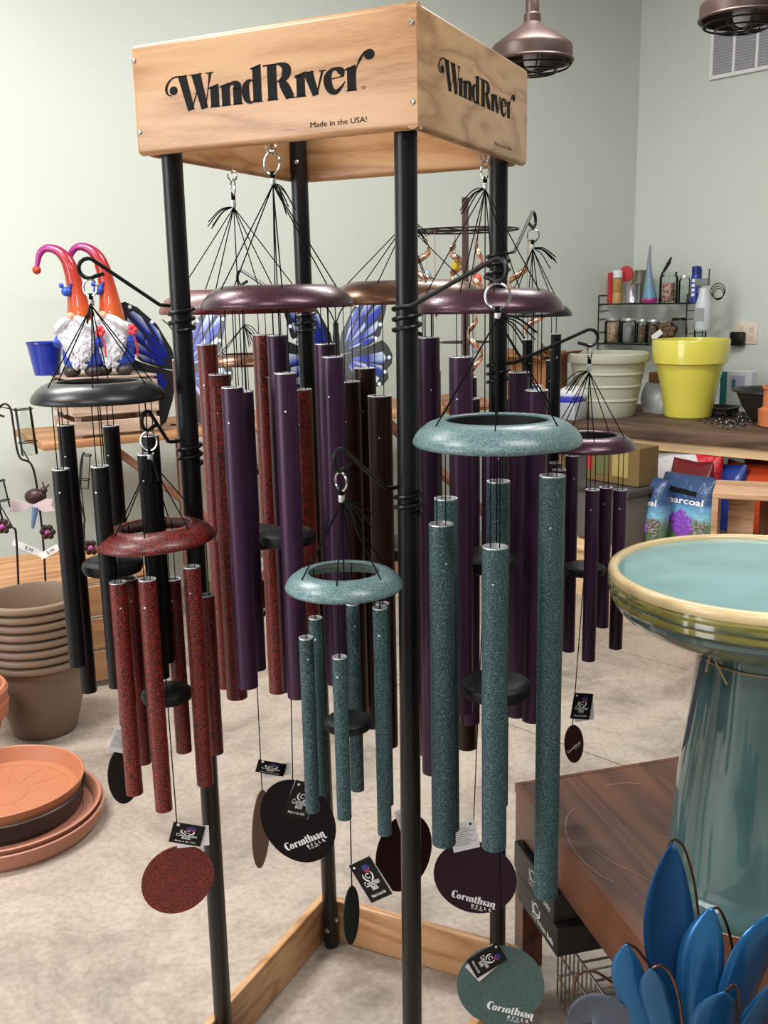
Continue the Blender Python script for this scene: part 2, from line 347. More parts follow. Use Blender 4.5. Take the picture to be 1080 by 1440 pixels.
def corinthian(m, put, bells=True):
    strip(m, [(205, 250, 14), (190, 305, 46), (140, 326, 22), (80, 290, 60), (55, 200, 96), (70, 80, 90), (125, 10, 46), (180, 25, 18), (212, 90, 9)], put)
    def o(x): ringl(m, x, 106, 92, 112, 70, 22, put)
    o(310); stem(m, 470, 80, 216, put); disc(m, 560, 182, 34, put); strip(m, [(500, 160, 14), (530, 205, 20), (560, 200, 24)], put)
    stem(m, 650, 78, 216, put)
    def n(x):
        stem(m, x, 78, 214, put); stem(m, x + 112, 78, 160, put, flag=False); strip(m, [(x + 28, 150, 16), (x + 46, 196, 20), (x + 80, 204, 42), (x + 112, 180, 72), (x + 112, 140, 78)], put)
    n(765); stem(m, 990, 74, 290, put, flag=False, foot=False, y0=40); bar(m, 945, 196, 1075, 214, put); strip(m, [(990, 50, 74), (1010, 8, 44), (1065, 30, 10)], put)
    stem(m, 1120, 78, 335, put); stem(m, 1232, 78, 160, put, flag=False); strip(m, [(1148, 150, 16), (1166, 196, 20), (1200, 204, 42), (1232, 180, 72), (1232, 140, 78)], put)
    stem(m, 1350, 78, 216, put)
    stem(m, 1530, 76, 160, put, flag=False); strip(m, [(1435, 165, 50), (1455, 205, 20), (1500, 210, 40), (1530, 175, 72)], put, 6); strip(m, [(1500, 118, 12), (1440, 92, 44), (1430, 45, 52), (1470, 12, 24), (1510, 40, 10)], put)
    stem(m, 1635, 78, 214, put); strip(m, [(1663, 150, 16), (1681, 196, 20), (1715, 204, 42), (1747, 180, 72), (1747, 60, 78), (1760, -40, 60), (1810, -60, 22), (1850, -20, 10)], put)
    if bells:
        x = 880; B0 = -190
        def bb(*a): bar(m, *a, put)
        bb(x, B0, x + 34, B0 + 130); ringl(m, x + 30, B0 + 96, 62, 34, 34, 12, put, -90, 90); ringl(m, x + 30, B0 + 34, 68, 36, 36, 12, put, -90, 90); x += 180
        bb(x, B0, x + 34, B0 + 130); bb(x, B0, x + 96, B0 + 18); bb(x, B0 + 112, x + 96, B0 + 130); bb(x, B0 + 56, x + 70, B0 + 72); x += 180
        for _ in (0, 1): bb(x, B0, x + 34, B0 + 130); bb(x, B0, x + 96, B0 + 22); x += 170
        strip(m, [(x + 88, B0 + 98, 14), (x + 50, B0 + 120, 22), (x + 16, B0 + 92, 34), (x + 50, B0 + 64, 40), (x + 84, B0 + 34, 34), (x + 48, B0 + 8, 22), (x + 4, B0 + 32, 14)], put); disc(m, x + 130, B0 + 10, 14, put)
        for q in range(14):
            if q in (2, 7): continue
            bb(900 + q * 34, B0 - 78, 900 + q * 34 + 22, B0 - 40)
def fonttext(txt, size=1.0, off=0.0):
    cu = bpy.data.curves.new('t', 'FONT'); cu.body = txt; cu.size = size; cu.offset = off; cu.resolution_u = 3; cu.align_x = 'CENTER'
    o = bpy.data.objects.new('t', cu); COL.objects.link(o); bpy.context.view_layer.update()
    me = bpy.data.meshes.new_from_object(o.evaluated_get(bpy.context.evaluated_depsgraph_get()))
    vs = [(v.co.x, v.co.y) for v in me.vertices]; fs = [tuple(p.vertices) for p in me.polygons]
    bpy.data.objects.remove(o); bpy.data.curves.remove(cu); bpy.data.meshes.remove(me); return vs, fs
FT = {}
def addtext(m, txt, put, x=0, y=0, size=1., sx=1., off=0.):
    if (txt, off) not in FT: FT[(txt, off)] = fonttext(txt, 1., off)
    vs, fs = FT[(txt, off)]; m.add([put(x + a * size * sx, y + b * size) for a, b in vs], fs)

# ------------------------------------------------------------------ the display rack
SX, SY, HB, HT, OO, HBASE, TI, PR = .4291, .4360, 1.7852, 1.9565, .0406, .112, .019, .01755
RX = V(math.cos(RANG), math.sin(RANG), 0); RY = V(-RX[1], RX[0], 0)
F0 = V(.0414, 1.5740, 0)
def rk(x, y, z=0): return F0 + RX * x + RY * y + UZ * z     # rack frame: front pole 0,0; left -SX,0; right 0,SY
RACK = thing('display_rack', 'four-legged black pole display rack with an oak header box and oak base', 'display rack', rk(-SX / 2, SY / 2))
def board(name, p0, p1, z0, z1, inward, t, mat, b=.011, par=RACK, skip=0):
    """a board from p0 to p1 (outer face), thickness t inward"""
    c = (p0 + p1) / 2 + inward * t / 2 + UZ * (z0 + z1) / 2; L = p1 - p0
    m = MB(); m.rbox(c, L / 2, inward * t / 2, UZ * (z1 - z0) / 2, min(b, t * .48), 4, skip); return m.build(name, mat, par, smooth=40)
fr = board('header_board', rk(-SX - OO, -OO), rk(OO, -OO), HB, HT, RY, TI, M_oak_f, skip=1)
rt = board('header_board', rk(OO + .001, -OO + .001), rk(OO + .001, SY + OO), HB, HT, -RX, TI, M_oak_s, skip=-1)
lf = board('header_board', rk(-SX - OO + .003, -OO + TI), rk(-SX - OO + .003, SY + OO - TI), HB, HT, RX, TI, M_oak_s)
bk = board('header_board', rk(-SX - OO, SY + OO), rk(OO - TI, SY + OO), HB, HT, -RY, TI, M_oak_f)
fr['label'] = 'front oak header board with black printed lettering'; rt['label'] = 'side oak header board with black printed lettering'
for par, p0, p1, inw, ma in ((0, rk(-SX - OO, -OO), rk(OO, -OO), RY, M_oak_f), (0, rk(OO, -OO + TI), rk(OO, SY + OO), -RX, M_oak_s), (0, rk(-SX - OO, -OO + TI), rk(-SX - OO, SY + OO), RX, M_oak_s), (0, rk(-SX - OO + TI, SY + OO), rk(OO - TI, SY + OO), -RY, M_oak_f)):
    board('base_board', p0, p1, .0, HBASE, inw, TI, ma, .004)
def screw(p, n, par, r=.0042):
    m = MB(); m.lathe([(0, .0), (r, 0), (r, .0012), (r * .55, .0022), (r * .5, .0012), (0, .0012)], p, 14, n); m.build('screw', M_screw, par)
PF, NF = rk(0, -OO), -RY; PS, NS = rk(OO + .001, 0), RX
for px, py in ((188.2, 85.7), (196.6, 186.1), (579.3, 30.3), (580.8, 142.9)): screw(onplane(px, py, PF, NF), NF, fr)
# poles, each leaning as much as it does in the picture
def pole_pt(base, topxy, z): t = z / HB; return base * (1 - t) + topxy * t + UZ * (z - (base * (1 - t) + topxy * t)[2])
POLES = {}
for nm, (x, y), ft, fb in (('L', (-SX, 0), (241.7, 223), (307, 1320)), ('F', (0, 0), (570.4, 190), (578.9, 1340)), ('R', (0, SY), (701.1, 240), (699.7, 1290)), ('B', (-SX, SY), (421.3, 260), (465.6, 1320))):
    g = rk(x, y); a = at(*ft, g[1]); b = at(*fb, g[1]); t = (0 - b[2]) / (a[2] - b[2]); base = b + (a - b) * t; t = (HT - .012 - b[2]) / (a[2] - b[2]); top = b + (a - b) * t
    m = MB(); m.lathe([(PR * .8, 0), (PR, .003), (PR, 1)], (0, 0, 0), 28)
    m.v = [tuple(base + (top - base) * p[2] + V(p[0], p[1], 0)) for p in m.v]
    po = m.build('pole', M_pole, RACK); POLES[nm] = (base, top)
    for dz, dr in ((.052, -RY), (.075, RX)) if nm == 'B' else (): screw(base + (top - base) * (dz / HT) + dr * PR, dr, po, .006)
    if nm == 'B': screw(at(417, 228, g[1] - PR), -V(0, 1, 0), po, .0045)
def poleat(nm, z): b, t = POLES[nm]; return b + (t - b) * ((z - b[2]) / (t[2] - b[2]))
# lettering
def face_put(pl, pn, A, B, HA, wx):
    """A,B: pixels of the baseline ends, HA: pixel above A by wx cap units"""
    a = onplane(*A, pl, pn); b = onplane(*B, pl, pn); ux = (b - a); ux[2] = 0; L = np.linalg.norm(ux); ux = ux / L; k = L
    h = onplane(*HA, pl, pn)[2] - a[2]
    return lambda x, y, x0=0, W=1: a + ux * (k * (x - x0) / W) + UZ * (h * y / wx) + pn * .0006
pf = face_put(PF, NF, (236, 159), (528, 121.8), (236, 110), 336)
m = MB(); windriver(m, lambda x, y: pf(x, y, 72, 1972)); m.build('lettering', M_ink, fr, smooth=0)
ps = face_put(PS, NS, (617, 121), (724, 182), (617, 83), 300)
m = MB(); windriver(m, lambda x, y: ps(x, y, 72, 1972)); m.build('lettering', M_ink, rt, smooth=0)
pf = face_put(PF, NF, (434, 180), (519, 172), (434, 171), 1)
m = MB(); addtext(m, 'Made in the USA!', lambda x, y: pf(x + 4.05, y, 0, 8.1), 0, 0, 1.25, .86); m.build('lettering', M_ink, fr, smooth=0)
ps = face_put(PS, NS, (694, 203), (720, 213), (694, 197.5), 1)
m = MB(); addtext(m, 'Made in the USA!', lambda x, y: ps(x + 4.05, y, 0, 8.1), 0, 0, 1.25, .86); m.build('lettering', M_ink, rt, smooth=0)
def hanger_arm(nm, zc, tip, turns=2.6, rho=.016, wr=.0034):
    """wire coiled round a pole, rising outward to an open hook whose lowest wire is at `tip`"""
    p = poleat(nm, zc); e = tip - p; S = np.linalg.norm(e[:2]); e = nrm(V(e[0], e[1], 0)); s = V(-e[1], e[0], 0); pts = []; k = 18
    for i in range(int(turns * k) + 1):
        a = 2 * PI * (i / k) - 2 * PI * turns; rr = PR + wr + .0004
        q = poleat(nm, zc - .02 - .02 + .016 * (i / k)); pts.append(q + (e * math.cos(a + -PI / 2) + s * math.sin(a - PI / 2)) * rr)
    z1 = pts[-1][2]
    P2 = [pts[-1] + e * .02 + UZ * .001, pts[-1] + e * .038 + UZ * .004]
    zr = tip[2]; cen = p * V(1, 1, 0) + e * S + UZ * (zr + rho) + s * 0
    for a in (112, 88, 64, 40, 16, -8, -32, -56, -80, -104, -128): P2.append(cen + e * rho * math.cos(math.radians(a)) + UZ * rho * math.sin(math.radians(a)))
    P2.append(cen - e * rho * 1.5 - UZ * rho * .55)
    off = (pts[-1] - p) @ s
    n = len(P2)
    P2 = [q if i < 2 else q for i, q in enumerate(P2)]
    m = MB(); m.tube(pts + catmull(P2[:2], 2)[1:] + P2[2:], wr, 8); return m.build('hanger_arm', M_black, RACK)
def eye_hook(top, zlow):
    m = MB(); z0 = top[2]; pts = [top + UZ * .01, top - UZ * .012]
    c = V(top[0], top[1], zlow + .009)
    for a in (80, 40, 0, -40, -80, -120, -160, -200): pts.append(c + V(.9, .3, 0) * .009 * math.cos(math.radians(a)) + UZ * .009 * math.sin(math.radians(a)))
    m.tube(pts, .0018, 7); m.build('eye_hook', M_chrome, RACK)
# ------------------------------------------------------------------ wind chimes
CAP = [(.62, .235), (.605, .245), (.605, .262), (.63, .275), (.72, .266), (.83, .222), (.92, .155), (.975, .085), (1.0, .03), (1.0, .0), (.985, -.02), (.955, -.02), (.93, .06), (.80, .18)]
def oriented(yaw, roll, pitch=0.):
    """sail axes: ux right, uy up, n towards the viewer"""
    n = V(math.sin(yaw), -math.cos(yaw), 0); ux = V(math.cos(yaw), math.sin(yaw), 0); uy = V(0, 0, 1)
    n2 = n * math.cos(pitch) + uy * math.sin(pitch); uy2 = uy * math.cos(pitch) - n * math.sin(pitch)
    return ux * math.cos(roll) + uy2 * math.sin(roll), uy2 * math.cos(roll) - ux * math.sin(roll), n2
M_tagblack = plain('tag_black', (11, 11, 13), .4, spec=.3); M_tagwhite = plain('tag_white', (232, 230, 232), .5); M_tagred = plain('tag_red', (150, 60, 70), .5); M_tagblue = plain('tag_blue', (52, 46, 130), .5)
M_greytext = plain('grey_text', (150, 148, 150), .6)
def hangtag(root, c, w, h, yaw, roll, pitch=0., open_=16, front='black', white=True, wside=1):
    ux, uy, n = oriented(math.radians(yaw), math.radians(roll), math.radians(pitch)); c = np.asarray(c, float)
    fm, tm = (M_tagblack, M_white) if front == 'black' else (M_tagwhite, M_greytext)
    m = MB(); m.prism([(-w / 2, -h / 2), (w / 2, -h / 2), (w / 2, h / 2), (-w / 2, h / 2)], c, ux, uy, n, .0005); tg = m.build('hang_tag', fm, root, smooth=0)
    put = lambda x, y: c + ux * x * w + uy * y * h + n * .0008
    if front == 'black':
        m = MB(); addtext(m, 'Corinthian', put, 0, -.13, .19, .8 / 1.0, .012); addtext(m, 'Bells', put, 0, -.245, .19, .8, .012); addtext(m, 'Made in the USA', put, 0, -.40, .1, .95, .01)
        ringl(m, 0, .11, .11, .065, .035, .02, put, 40, 320)
        for s in (-1, 1): strip(m, [(s * .05, -.02, .03), (s * .17, .04, .05), (s * .2, .12, .055), (s * .17, .19, .02)], put, 5)
        m.build('tag_lettering', tm, tg, smooth=0)
        m = MB(); put2 = lambda x, y: put(x, y) + n * .0003
        disc(m, .1, .3, .17, put2, .085); m.build('tag_sticker', M_tagblue, tg, smooth=0)
        m = MB(); put3 = lambda x, y: put(x, y) + n * .0006
        for q in range(3): strip(m, [(-.04 + .02 * q, .27 - .028 * q, .022), (.1, .25 - .028 * q, .022), (.24 - .02 * q, .275 - .028 * q, .022)], put3, 3)
        m.build('tag_sticker', M_tagred, tg, smooth=0)
    else:
        m = MB()
        for q in range(9): bar(m, -.4, .3 - q * .075, .12 + .28 * ((q * 7) % 5) / 4, .325 - q * .075, put)
        m.build('tag_lettering', tm, tg, smooth=0)
    m = MB(); m.lathe([(0, 0), (w * .05, 0), (w * .05, .0004), (0, .0004)], put(-.34 if front == 'black' else .3, .4), 10, n); m.build('tag_hole', M_tagwhite if front == 'black' else M_black, tg)
    if white:
        a = math.radians(open_ * .35) * wside; nb = n; ub = ux * math.cos(a) + uy * math.sin(a); ul = uy * math.cos(a) - ux * math.sin(a)
        cc = c + ux * wside * w * .01 * open_ * .45 - uy * h * .005 * open_ * .5 - n * .003
        m = MB(); m.prism([(-w / 2, -h / 2), (w / 2, -h / 2), (w / 2, h / 2), (-w / 2, h / 2)], cc, ub, ul, nb, .0005); bl = m.build('tag_leaf', M_tagwhite, tg, smooth=0)
        m = MB(); p4 = lambda x, y: cc + ub * x * w + ul * y * h + nb * .0008
        for q in range(8): bar(m, -.4, .3 - q * .085, .1 + .3 * ((q * 3) % 5) / 4, .32 - q * .085, p4)
        m.build('tag_lettering', M_greytext, bl, smooth=0)
def chime(label, hook, cx, d, ring_h, apex_y, cap_y, cap_w, mats, tubes, tube_w, rt=.74, striker=None, sail=None, tags=(), tass=(-1, 0), tilt=0., ringax=None, group='corinthian-style chimes on the rack'):
    capm, tubem, sailm = mats
    k_ = at(cx, cap_y, d); ax, ay = k_[0], k_[1]; h = V(ax, ay, zpix(ax, ay, hook[1]))
    root = thing('wind_chime', label, 'wind chime', (ax, ay, zpix(ax, ay, cap_y)), 'wind chimes hung on the rack')
    A = V(ax, ay, 0); zc = zpix(ax, ay, cap_y); sc = d / FPX * 1.02; sc = np.linalg.norm(V(ax, ay, zc) - CAM) * (nrm(V(ax, ay, zc) - CAM) @ FW) / FPX
    R = cap_w / 2 * sc; za = zpix(ax, ay, apex_y); zr = h[2]; rh = abs(zr - zpix(ax, ay, hook[1] + ring_h))
    # ring, ferrule, tassel
    rr = rh / 2; m = MB(); m.torus(A + UZ * (zr - rr), rr, .0019, ringax if ringax is not None else (.35, 1, 0)); m.build('hanging_ring', M_chrome, root)
    z1 = zr - rh; m = MB(); m.tube([A + UZ * (z1 + .004), A + UZ * (za + (z1 - za) * .55)], .0038, 8); m.build('cord_loop', M_cord, root)
    m = MB(); m.lathe([(.0042, 0), (.0048, .001), (.0048, (z1 - za) * .6), (.0042, (z1 - za) * .62)], A + UZ * za, 12); m.build('ferrule', M_silver, root)
    m = MB(); t0 = V(tass[0], tass[1], 0) if len(tass) == 2 else V(*tass[:3])
    for k in range(6):
        L = .045 * (1 + .35 * random.random()); dv = nrm(V(t0[0] + random.uniform(-.25, .25), t0[1] + random.uniform(-.4, .4), -.45 + random.uniform(-.35, .25)))
        p0 = A + UZ * (za + .002); m.tube(catmull([p0, p0 + dv * L * .5 + UZ * L * .1, p0 + dv * L - UZ * L * .12], 4), .0011, 5)
    m.build('loose_cord_ends', M_cord, root)
    # cap
    cosT, sinT = math.cos(tilt), math.sin(tilt)
    axv = V(-sinT, 0, cosT); m = MB(); m.lathe([(r * R, z * R) for r, z in CAP], V(ax, ay, zc), 56, axv, sx=V(cosT, 0, sinT), closed=True); m.build('cap_ring', capm, root, smooth=50)
    m = MB(); m.lathe([(R * .6, R * .235), (R * .6, R * .02), (R * .61, R * .02), (R * .61, R * .235)], V(ax, ay, zc), 48, axv, closed=True)
    if capm not in (M_red, M_tealcap) or cap_w > 200: m.build('cap_liner', M_rubber, root)
    TR = R * rt; tr = tube_w / 2 * sc
    for (tpx, side, ty, by) in tubes:
        best = None                                   # the place on the tube circle that is seen at column tpx
        for q in range(2, 179, 2):
            a = math.radians(q if side == 'b' else -q); X_, Y_ = ax + math.cos(a) * TR, ay + math.sin(a) * TR; v = V(X_, Y_, zpix(X_, Y_, ty)) - CAM; e_ = abs(540 + FPX * (v @ RT) / (v @ FW) - tpx)
            if best is None or e_ < best[0]: best = (e_, a)
        a = best[1]; ox, oy = math.cos(a), math.sin(a); x, y = ax + ox * TR, ay + oy * TR
        zt, zb = zpix(x, y, ty), zpix(x, y, by)
        m = MB(); m.lathe([(tr * .86, 0), (tr, 0), (tr, .002), (tr, zt - zb - .0015)], (x, y, zb), 22); m.f = [f for f in m.f if len(f) < 20]
        m.lathe([(tr * .86, zt - zb - .0015), (tr * .86, 0)], (x, y, zb), 22); m.f = [f for f in m.f if len(f) < 20]
        tb = m.build('chime_tube', tubem, root)
        m = MB(); m.lathe([(tr, -.0015), (tr * .99, 0), (tr * .82, 0), (tr * .80, -.03)], (x, y, zt), 22); m.f = [f for f in m.f if len(f) < 20]; m.build('cut_end', M_silver, tb)
        pz = zt - (zt - zb) * .11; pn = V(random.uniform(-.5, .5), -1, 0); pn = nrm(pn); m = MB(); m.lathe([(0, 0), (.0016, 0), (.0016, .0006), (0, .0008)], V(x, y, pz) + pn * tr, 8, pn); m.build('pin', M_silver, tb)
        top = V(ax + ox * R * .8, ay + oy * R * .8, zc + R * (.235) + ox * R * .8 * math.tan(tilt))
        m = MB(); m.tube([A + UZ * za, top], .0011, 5); m.build('suspension_cord', M_cord, root)
        und = V(x, y, zc + R * .2 + ox * TR * math.tan(tilt))
        m = MB()
        for q in (-.35, .35):
            m.tube([und, V(x, y, zt - .01)] if q < 0 and tr < .012 else [und + V(q * tr, 0, 0), V(x + q * tr, y, zt - .01)], .0009, 5)
            if tr < .012: break
        m.build('tube_cord', M_cord, root)
    zs = zt
    if striker:
        sy_, sw = striker; zs = zpix(ax, ay, sy_); sr = sw / 2 * sc
        m = MB(); m.lathe([(0, -.5), (.75, -.5), (.94, -.36), (1, -.05), (.97, .25), (.86, .42), (.7, .5), (0, .5)], (0, 0, 0), 32); 
        m.v = [(ax + p[0] * sr, ay + p[1] * sr, zs + p[2] * sr * .52) for p in m.v]; m.build('striker', M_rubber, root)
        m = MB(); m.tube([A + UZ * za, A + UZ * zs], .0011, 5); m.build('striker_cord', M_cord, root)
    if sail:
        sx_, sy_, w, hh, yaw, roll, pitch, txt = sail[:8]; dd = sail[8] if len(sail) > 8 else d
        c = at(sx_, sy_, dd); s2 = np.linalg.norm(c - CAM) * (nrm(c - CAM) @ FW) / FPX; W_, H_ = w * s2, hh * s2
        ux, uy, n = oriented(math.radians(yaw), math.radians(roll), math.radians(pitch))
        pts = [(W_ / 2 * math.cos(2 * PI * i / 40), H_ / 2 * math.sin(2 * PI * i / 40)) for i in range(40)]
        m = MB(); m.prism(pts, c - n * .0015, ux, uy, n, .003); so = m.build('wind_sail', sailm, root, smooth=30)
        topv = c + uy * H_ * .46
        # hang the cord at the point of the rim that lies highest
        best = max([c + ux * a + uy * b for a, b in pts], key=lambda p: p[2])
        m = MB(); m.tube([V(ax, ay, zs), best * .93 + c * .07], .0011, 5); m.build('sail_cord', M_cord, root)
        if txt:
            x0, y0, sw_, tro = txt; ca, sa = math.cos(math.radians(tro)), math.sin(math.radians(tro)); k = sw_ * W_ / 1850
            put = lambda x, y: c + ux * (x0 * W_ + ((x - 925) * ca - y * sa) * k) + uy * (y0 * H_ + ((x - 925) * sa + y * ca) * k) + n * .0021
            m = MB(); corinthian(m, put); m.build('sail_lettering', M_white, so, smooth=0)
    for t in tags: hangtag(root, at(t[0], t[1], t[2]), *t[3:8], **(t[8] if len(t) > 8 else {}))
    return h
M_sailpurple = plain('sail_purple', (46, 24, 36), .5, spec=.2); M_saildark = plain('sail_dark', (15, 5, 13), .5, spec=.15); M_sailred = speckle('sail_red', [(.4, (60, 14, 12)), (.55, (120, 36, 28)), (.7, (150, 56, 44))], 420, .45)
M_sailbrown = plain('sail_brown', (62, 24, 20), .35); M_sailtaupe = plain('sail_taupe', (112, 88, 74), .45); M_sailgreen = plain('sail_green', (20, 26, 25), .5, spec=.2); M_sailteal = speckle('sail_teal', [(.35, (56, 80, 78)), (.65, (80, 104, 102))], 420, .45); M_sailwine = plain('sail_wine', (36, 9, 9), .5, spec=.15)
RED, PUR, BRO, TEA, BLK = (M_red, M_red), (M_purplecap, M_purple), (M_bronzecap, M_bronze), (M_tealcap, M_teal), (M_blackcap, M_blacktube)

h1 = chime('large red speckled wind chime hung inside the rack behind the left pole', (324, 252), 336, 1.94, 23, 292, 438, 220, (*RED, M_sailtaupe),
      [(258, 'f', 505, 960), (290, 'b', 484, 965), (310, 'f', 526, 980), (368, 'b', 470, 972), (424, 'b', 547, 960), (393, 'f', 530, 965)], 30, .80, (755, 100), (367, 1166, 28, 118, 36, -5, 0, None, 1.80),
      [(381, 1080, 1.78, .056, .026, 10, -17, 0, dict(open_=50, wside=1))], (-1, 0), ringax=(1, .45, 0))
h2 = chime('purple wind chime hung from the front of the header box', (388, 213), 391, 1.66, 32, 260, 431, 214, (*PUR, M_saildark),
      [(327, 'f', 544, 965), (400, 'f', 524, 979), (468, 'f', 501, 975), (390, 'b', 471, 970), (458, 'b', 483, 960), (341, 'b', 550, 940)], 31, .72, (755, 84), (419, 1155, 106, 128, -10, 20, 0, (.0, -.27, .62, 6), 1.70),
      [(424, 1125, 1.655, .050, .076, 12, -22, -8, dict(open_=5, white=True))], (.45, -.5), ringax=(.8, 1, 0))
h3 = chime('large bronze wind chime hung from the back of the header box', (552, 262), 572, 2.06, 20, 314, 425, 217, (*BRO, M_sailwine),
      [(491, 'b', 536, 1010), (512, 'b', 517, 1020), (534, 'f', 556, 1047), (600, 'f', 540, 1060), (655, 'b', 530, 1050), (605, 'b', 520, 1030)], 33, .80, (770, 100), (568, 1199, 84, 118, 20, -8, 0, None, 2.1),
      [(570, 1150, 2.05, .04, .05, 10, 15, 0, dict(front='white', white=False))], (.6, -.1))
h4 = chime('purple wind chime hung from the right side of the header box', (664, 225), 682, 1.83, 27, 266, 437, 220, (*PUR, M_sailpurple),
      [(602, 'f', 474, 1085), (648, 'f', 501, 1000), (730, 'b', 523, 1005), (755, 'f', 548, 1012), (660, 'b', 560, 1015), (694, 'f', 590, 1040)], 32, .78, (788, 100), (668, 1234, 118, 110, -8, -25, 0, (.12, -.33, .55, 12), 1.86),
      [(653, 1176, 1.83, .055, .062, 5, 10, 0, dict(front='white', white=False))], (-.6, -.2), ringax=(1, .35, 0))
h5 = chime('black wind chime with a wide matte cap left of the rack', (129, 393), 139.5, 1.70, 23, 430, 561, 185, (*BLK, M_black),
      [(92, 'b', 597, 972), (85, 'f', 659, 935), (155, 'b', 598, 950), (141, 'f', 655, 965), (212, 'b', 612, 930), (205, 'f', 638, 952)], 24, .72, (795, 88), (174, 1090, 46, 86, 35, 0, 0, None, 1.72),
      [(170, 1040, 1.69, .035, .05, 20, -22, 0, dict(front='white', white=False))], (.3, -1), 0)
h6 = chime('small red speckled wind chime below the black one on the left', (210, 607), 219.5, 1.66, 26, 648, 760, 166, (*RED, M_sailred),
      [(166, 'f', 818, 1115), (182, 'b', 813, 1072), (207, 'f', 814, 1138), (243, 'b', 814, 1056), (270, 'f', 796, 1102), (290, 'b', 836, 1058)], 24, .80, (976, 74), (250, 1237, 96, 108, 10, -38, 0, None, 1.66),
      [(263, 1173, 1.64, .058, .040, 10, -17, 0, dict(open_=45))], (.1, -1), .05)
h7 = chime('small teal speckled wind chime hung low between the left and front poles', (481, 664), 484, 1.42, 26, 706, 824, 166, (*TEA, M_sailgreen),
      [(430, 'f', 896, 1140), (443, 'b', 868, 1115), (477, 'f', 923, 1150), (495, 'b', 848, 1110), (534, 'f', 854, 1172), (538, 'b', 848, 1130)], 20.5, .76, (1016, 70), (494, 1287, 26, 90, 35, -3, 0, None, 1.42),
      [(521, 1237, 1.40, .038, .072, -8, 29, 0, dict(open_=4, white=True, wside=1))], (.5, -.4), ringax=(1, .8, 0))
h8 = chime('large teal speckled wind chime nearest the camera on the front pole', (707, 398), 699, 1.44, 37, 448, 621, 237, (*TEA, M_sailteal),
      [(620, 'f', 736, 1185), (627, 'b', 700, 1165), (696, 'f', 768, 1190), (700, 'b', 676, 1130), (776, 'f', 668, 1258), (776, 'b', 690, 1160)], 35.5, .74, (966, 104), (704, 1386, 122, 128, 0, 25, 0, (-.06, -.36, .58, -42), 1.46),
      [(685, 1350, 1.435, .040, .058, 12, -64, 0, dict(open_=30, wside=1))], (.9, -.3), ringax=(.4, 1, 0))
h9 = chime('black wind chime behind the purple cap on the right rear pole', (745, 322), 748, 2.14, 18, 350, 444, 112, (*BLK, M_black),
      [(782, 'f', 469, 760), (742, 'b', 477, 770), (775, 'b', 506, 765), (715, 'b', 560, 750), (722, 'f', 560, 760), (756, 'f', 560, 765)], 14.5, .70, (650, 50), None, (), (.9, -.2))
h10 = chime('small purple wind chime hung right of the rack near the birdbath', (820, 488), 826, 1.98, 17, 523, 629, 133, (*PUR, M_sailbrown),
      [(833, 'f', 688, 928), (872, 'f', 688, 911), (852, 'b', 685, 881), (804, 'b', 640, 915), (786, 'f', 660, 905), (780, 'b', 650, 905)], 19, .74, (800, 60), (807, 1046, 30, 58, 20, 6, 0, (.0, -.1, .8, 28), 1.98),
      [(818, 993, 1.96, .042, .058, 8, -8, 0, dict(open_=35, wside=1))], (-.6, -.2), ringax=(1, .15, 0))
h11 = chime('bronze wind chime half hidden behind the rear pole', (325, 402), 345, 2.34, 14, 458, 512, 104, (*BRO, M_sailwine),
      [(312, 'f', 560, 760), (318, 'b', 552, 740), (350, 'f', 548, 750), (346, 'b', 560, 730), (384, 'f', 560, 750), (378, 'b', 555, 760)], 13, .74, (660, 44), (364, 842, 30, 60, 20, 0, 0, (.0, -.3, .7, 10), 2.34),
      [(362, 797, 2.33, .03, .05, 10, -20, 0, dict(front='white', white=False))], (.3, -.3))
def zmid(nm, py): b, t = POLES[nm]; return zpix(b[0], b[1], py)
hanger_arm('L', zmid('L', 432), h5 + UZ * .002); hanger_arm('L', zmid('L', 622), h6 + UZ * .002); hanger_arm('F', zmid('F', 434), h8 + UZ * .002); hanger_arm('F', zmid('F', 688), h7 + UZ * .002)
hanger_arm('R', zmid('R', 357), h9 + UZ * .002); hanger_arm('R', zmid('R', 512), h10 + UZ * .002); hanger_arm('B', zmid('B', 440), h11 + UZ * .002)
for h in (h1, h2, h3, h4): eye_hook(V(h[0], h[1], HB + .004), h[2] - .003)
# ------------------------------------------------------------------ helpers for the shop around the rack
def pxs(p): p = np.asarray(p, float); return ((p - CAM) @ FW) / FPX            # metres per photo pixel at p
def wpt(px, t, side='R', py=500):
    """ground point t metres in front of a wall, seen at pixel column px"""
    v = ray(px, py); k = v[0] / v[1]; W, Nn = (RW, RN) if side == 'R' else (-LW, LN)
    b = CORNER + Nn * t; s = (k * b[1] - b[0]) / (W[0] - k * W[1]); return b + W * s
def spun(name, prof, c, mat, label=None, cat=None, group=None, n=40, parent=None, col=None, smooth=35, wob=None):
    m = MB(); m.lathe(prof, c, n, col=col, wob=wob); o = m.build(name, mat, parent, org=None if parent else c, smooth=smooth)
    if label: tag(o, label, cat, group)
    return o
M_pine = wood('pine_planks', [(0, (132, 90, 56)), (.4, (166, 120, 80)), (1, (190, 146, 104))], math.radians(31), 'X', 10, .06, .6)
M_pine_r = wood('pine_right', [(0, (186, 150, 108)), (.4, (214, 180, 136)), (1, (230, 200, 158))], math.radians(-48), 'X', 10, .06, .6)
M_crate = wood('crate_wood', [(0, (140, 116, 98)), (.5, (176, 150, 130)), (1, (204, 180, 160))], math.radians(31), 'X', 14, .08, .8)
M_crate2 = wood('crate_tan', [(0, (150, 108, 76)), (.5, (186, 144, 108)), (1, (208, 170, 134))], math.radians(-30), 'X', 14, .08, .8)
M_bench = wood('bench_dark', [(0, (54, 39, 30)), (.5, (86, 64, 49)), (1, (112, 88, 70))], math.radians(-44), 'X', 12, .1, .7)
